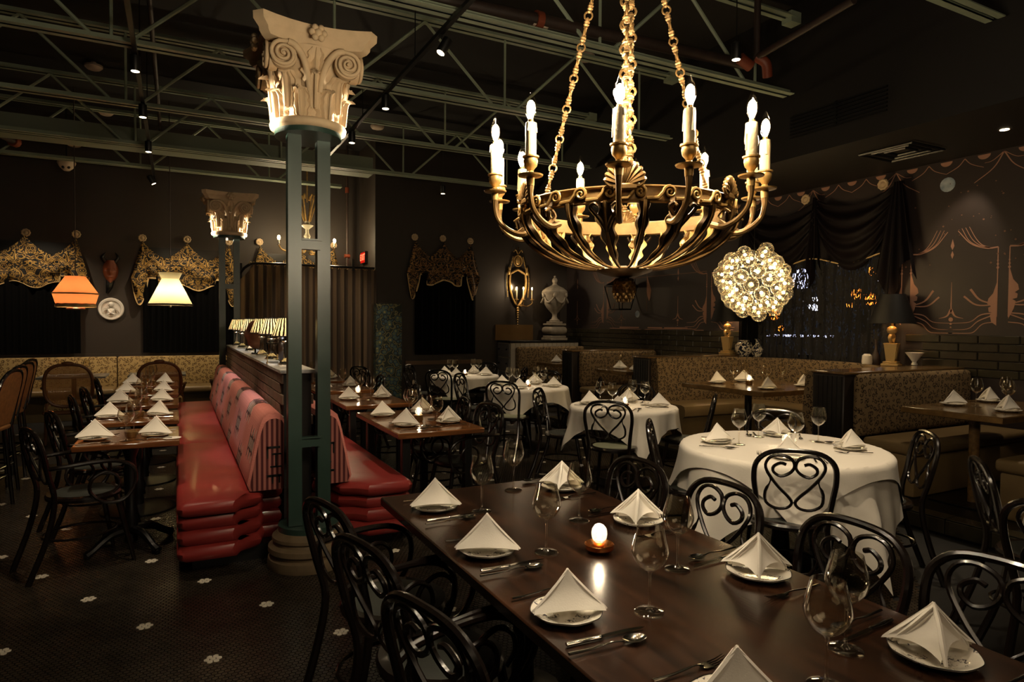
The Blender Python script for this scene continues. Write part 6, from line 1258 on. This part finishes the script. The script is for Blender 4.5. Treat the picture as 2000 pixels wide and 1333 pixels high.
# wall lantern
q = PX(1212, 573, XR); t = thing('wall_lantern', 'black tapered glass lantern on a bracket on the mural wall behind the chandelier base', 'lantern', (XR - .3, q.y * .957, 1.98))
fr_ = MB()
for sx in (-1, 1):
    for sy in (-1, 1): fr_.tube([(sx * .20, sy * .20, .2), (sx * .12, sy * .12, -.2)], .01, 6)
for z, w_ in ((.2, .20), (-.2, .12)):
    for (a, b_) in [((-1, -1), (1, -1)), ((1, -1), (1, 1)), ((1, 1), (-1, 1)), ((-1, 1), (-1, -1))]: fr_.tube([(a[0] * w_, a[1] * w_, z), (b_[0] * w_, b_[1] * w_, z)], .011, 6)
fr_.obj('frame', 'iron', t, kind='stuff'); MB().lathe([(.30, .2), (.12, .30), (.05, .34), (.02, .42)], 4, a0=PI / 4, a1=PI / 4 + 2 * PI).obj('roof', 'iron', t, flat=True)
MB().add([(-.12, -.12, -.2), (.12, -.12, -.2), (.12, .12, -.2), (-.12, .12, -.2), (-.2, -.2, .2), (.2, -.2, .2), (.2, .2, .2), (-.2, .2, .2)], [(0, 1, 5, 4), (1, 2, 6, 5), (2, 3, 7, 6), (3, 0, 4, 7)]).obj('glass_panes', 'glass', t, flat=True); MB().tube([(.0, 0, .4), (.1, 0, .5), (.3, 0, .45), (.3, 0, .2)], .015, 6, smooth=4).obj('bracket', 'iron', t)
# ================================================================ CEILING FIXTURES
for k, X in enumerate((-.30, 1.87)):
    t = thing('lighting_track', ['long black lighting track running above the left table row', 'long black lighting track running above the centre row'][k], 'track', (X, 0, 0)); MB().box(-.018, .018, -2.5, [12.0, 9.4][k], 3.80, 3.835).obj('rail', 'blackpaint', t, flat=True)
    for y in (1, 3.7, 5.5, 7.3, 9.1): MB().tube([(0, y, 3.83), (0, y, ZC)], .005, 5).obj('hanger', 'iron', t)
def trackspot(x, y, z, lb, tilt=0):
    t = thing('track_spotlight', lb, 'spotlight', (x, y, z), 0, 'black track spotlights'); M = Matrix.Rotation(tilt, 4, 'Y')
    MB().lathe([(.035, 0), (.04, .01), (.04, .13), (.02, .14)], 20).xf(M).obj('housing', 'blackpaint', t); MB().cyl((0, 0, -.0015), .032, .002, 20).xf(M).obj('lens', 'spotface', t); MB().box(-.012, .012, -.012, .012, .12, 3.80 - z if z < 3.78 else .16).obj('adapter', 'blackpaint', t, flat=True)
for x, y, z, lb, tl in [(-.3, 6.48, 3.66, 'black track spotlight above the left row, nearest the camera', 0), (-.3, 7.89, 3.66, 'second black track spotlight above the left row', 0), (-.3, 9.46, 3.66, 'third black track spotlight above the left row', 0), (-.3, 11.6, 3.66, 'tilted black track spotlight at the far end of the left track', -.5),
                        (1.87, 4.88, 3.66, 'tilted black track spotlight left of the chandelier chains', .5), (1.87, 6.4, 3.66, 'black track spotlight right of the near capital', 0), (1.87, 7.8, 3.66, 'farther black track spotlight right of the near capital', 0)]: trackspot(x, y, z, lb, tl)
for p, lb in [((4.0, 10.3, 3.7), 'lone black drop spotlight before the dark rear wall'), ((4.13, 3.98, 3.72), 'lone black drop spotlight above the right side of the chandelier')]:
    t = thing('drop_spotlight', lb, 'spotlight', p); MB().lathe([(.035, 0), (.04, .01), (.04, .13), (.012, .15)], 20).tube([(0, 0, .14), (0, 0, ZC - p[2])], .005, 5).obj('housing', 'blackpaint', t, kind='stuff'); MB().cyl((0, 0, -.0015), .032, .002, 20).obj('lens', 'spotface', t)
for (px, py, lb) in [(183, 137, 'upper'), (207, 226, 'middle'), (145, 287, 'lowest')]:
    zz = 4.68 if py < 280 else 4.05
    p = PZ(px, py, zz); MB().cyl((0, 0, .03), .03 if zz > 4.5 else .008, ZC - zz - .02, 8).lathe([(.10, .06), (.10, .035), (.075, .01), (.05, 0), (.0001, 0)], 24).obj('smoke_detector', 'detector', None, loc=tuple(p), label='white ceiling smoke detector left of the left track, %s of three' % lb, cat='smoke detector', group='ceiling smoke detectors')
for (px, py, lb) in [(1144, 119, 'white ceiling smoke detector between the chandelier chains'), (737, 253, 'white ceiling smoke detector right of the near capital')]:
    p = PZ(px, py, 4.68); MB().cyl((0, 0, .03), .03, .07, 8).lathe([(.11, .06), (.11, .04), (.09, .012), (.05, 0), (.0001, 0)], 24).obj('smoke_detector', 'detector', None, loc=tuple(p), label=lb, cat='smoke detector')
p = PZ(130, 322, 3.85); t = thing('emergency_light', 'small cream twin-eyed emergency light hanging from the rearmost joist', 'emergency light', tuple(p)); MB().lathe([(.04, -.09), (.09, -.04), (.12, .02), (.12, .04), (.0001, .05)], 20).obj('housing', 'detector', t); MB().cyl((0, 0, .03), .01, ZC - p.z - .03, 8).obj('drop_rod', 'iron', t)
for s_ in (-1, 1): MB().sph((s_ * .035, -.07, -.05), .022, 8, 6).obj('lens', 'blackpaint', t)
def pipe(pts, r, m_, lb, cpl=(), sm=0):
    t = thing('sprinkler_pipe', lb, 'pipe', (0, 0, 0), 0); MB().tube(pts, r, 10).obj('pipe_run', m_, t)
    for c, ax in cpl: MB().tube([Vector(c) - Vector(ax) * .05, Vector(c) + Vector(ax) * .05], r * 1.6, 10).obj('coupling', 'orange', t)
    return t
pipe([(-.18, 2.5, 4.15), (-.18, 10.4, 4.15)], .022, 'rust', 'thin copper-brown pipe running beside the left lighting track')
pipe([(-3.4, 6.5, 4.0), (-1.95, 11.2, 3.98)], .045, 'rust', 'thick dark sprinkler pipe crossing the upper left corner', [((-1.97, 11.15, 3.98), (.3, .9, 0)), ((-2.4, 9.75, 3.99), (.3, .9, 0))])
a_, b_ = PZ(930, 8, 4.0), PZ(1470, 118, 4.0)
t = pipe([(a_.x - 1.0, a_.y + .1, 4.0), (b_.x, b_.y + .1, 4.0)], .05, 'rust', 'thick rusty sprinkler main with orange coupling and white tags behind the chandelier chains')
for px in (1025, 1066):
    c = PZ(px, 24 + (px - 1025) * .18, 4.0) + Vector((0, .1, 0)); MB().tube([c - Vector((.07, 0, 0)), c + Vector((.07, 0, 0))], .056, 12).obj('paper_tag', 'detector', t)
c = PZ(1063, 30, 4.0) + Vector((0, .1, 0)); MB().tube([c - Vector((.03, 0, 0)), c + Vector((.03, 0, 0))], .075, 12).obj('coupling', 'orange', t)
a_, b_ = PZ(1478, 112, 3.95), PZ(1668, 0, 3.95)
t = pipe([a_, b_], .03, 'rust', 'rusty branch pipe with orange elbows running to the right above the soffit')
MB().tube([a_ + Vector((0, 0, 0)), a_ + Vector((.06, -.05, -.06)), a_ + Vector((.12, -.02, -.16))], .045, 10, smooth=4).obj('elbow', 'orange', t); MB().tube([a_ + Vector((-.16, .05, -.02)), a_ + Vector((-.04, .03, -.08))], .05, 10).obj('elbow', 'orange', t); MB().tube([a_, a_ + Vector((0, 0, ZC - a_.z))], .03, 10).obj('riser', 'rust', t)
a_ = PY(678, 372, 12.1); b_ = PY(678, 520, 12.1); pipe([(a_.x, 12.1, ZC), (a_.x, 12.1, 2.2)], .022, 'rust', 'thin vertical pipe dropping beside the exit sign', [((a_.x, 12.1, a_.z), (0, 0, 1)), ((a_.x, 12.1, 2.75), (1, 0, 0))])
# recessed lights in the soffit, vents
for (px, py, lb) in [(1962, 254, 'small recessed round light in the soffit above the mural'), (1045, 460, 'small recessed round light in the soffit far corner')]:
    p = PZ(px, py, ZT - .003); MB().cyl((0, 0, 0), .035, .003, 20).obj('recessed_light', 'spotface', None, loc=tuple(p), label=lb, cat='recessed light')
p = PZ(1760, 296, ZT - .012); t = thing('ceiling_diffuser', 'dark square ceiling diffuser in the soffit near the mural wall', 'vent', tuple(p))
for q in range(3): MB().tube([(s_[0] * (.1 + .08 * q), s_[1] * (.1 + .08 * q), -.004 * q) for s_ in ((-1, -1), (1, -1), (1, 1), (-1, 1))], .012, 4, closed=True).obj('louvre_ring', 'blackpaint', t)
a_, b_ = PX(1545, 258, 5.615), PX(1735, 180, 5.615)
t = thing('wall_grille', 'dark long slatted air grille on the soffit face at the right', 'vent', (5.605, (a_.y + b_.y) / 2, (a_.z + b_.z) / 2 - .0))
hl = abs(a_.y - b_.y) / 2
for q in range(7): MB().box(-.012, .003, -hl, hl, -.12 + q * .035, -.105 + q * .035).obj('slat', 'blackpaint', t, flat=True)
MB().box(-.008, .004, -.015, .015, -.12, .12).obj('mullion', 'blackpaint', t, flat=True)
MB().rbox(-.035, .035, -.008, 0, -.06, .06, .004, 1).obj('wall_outlet', 'detector', None, loc=(3.83, WR - .001, .42), label='small pale wall outlet below the chair rail beside the floral screen', cat='outlet')
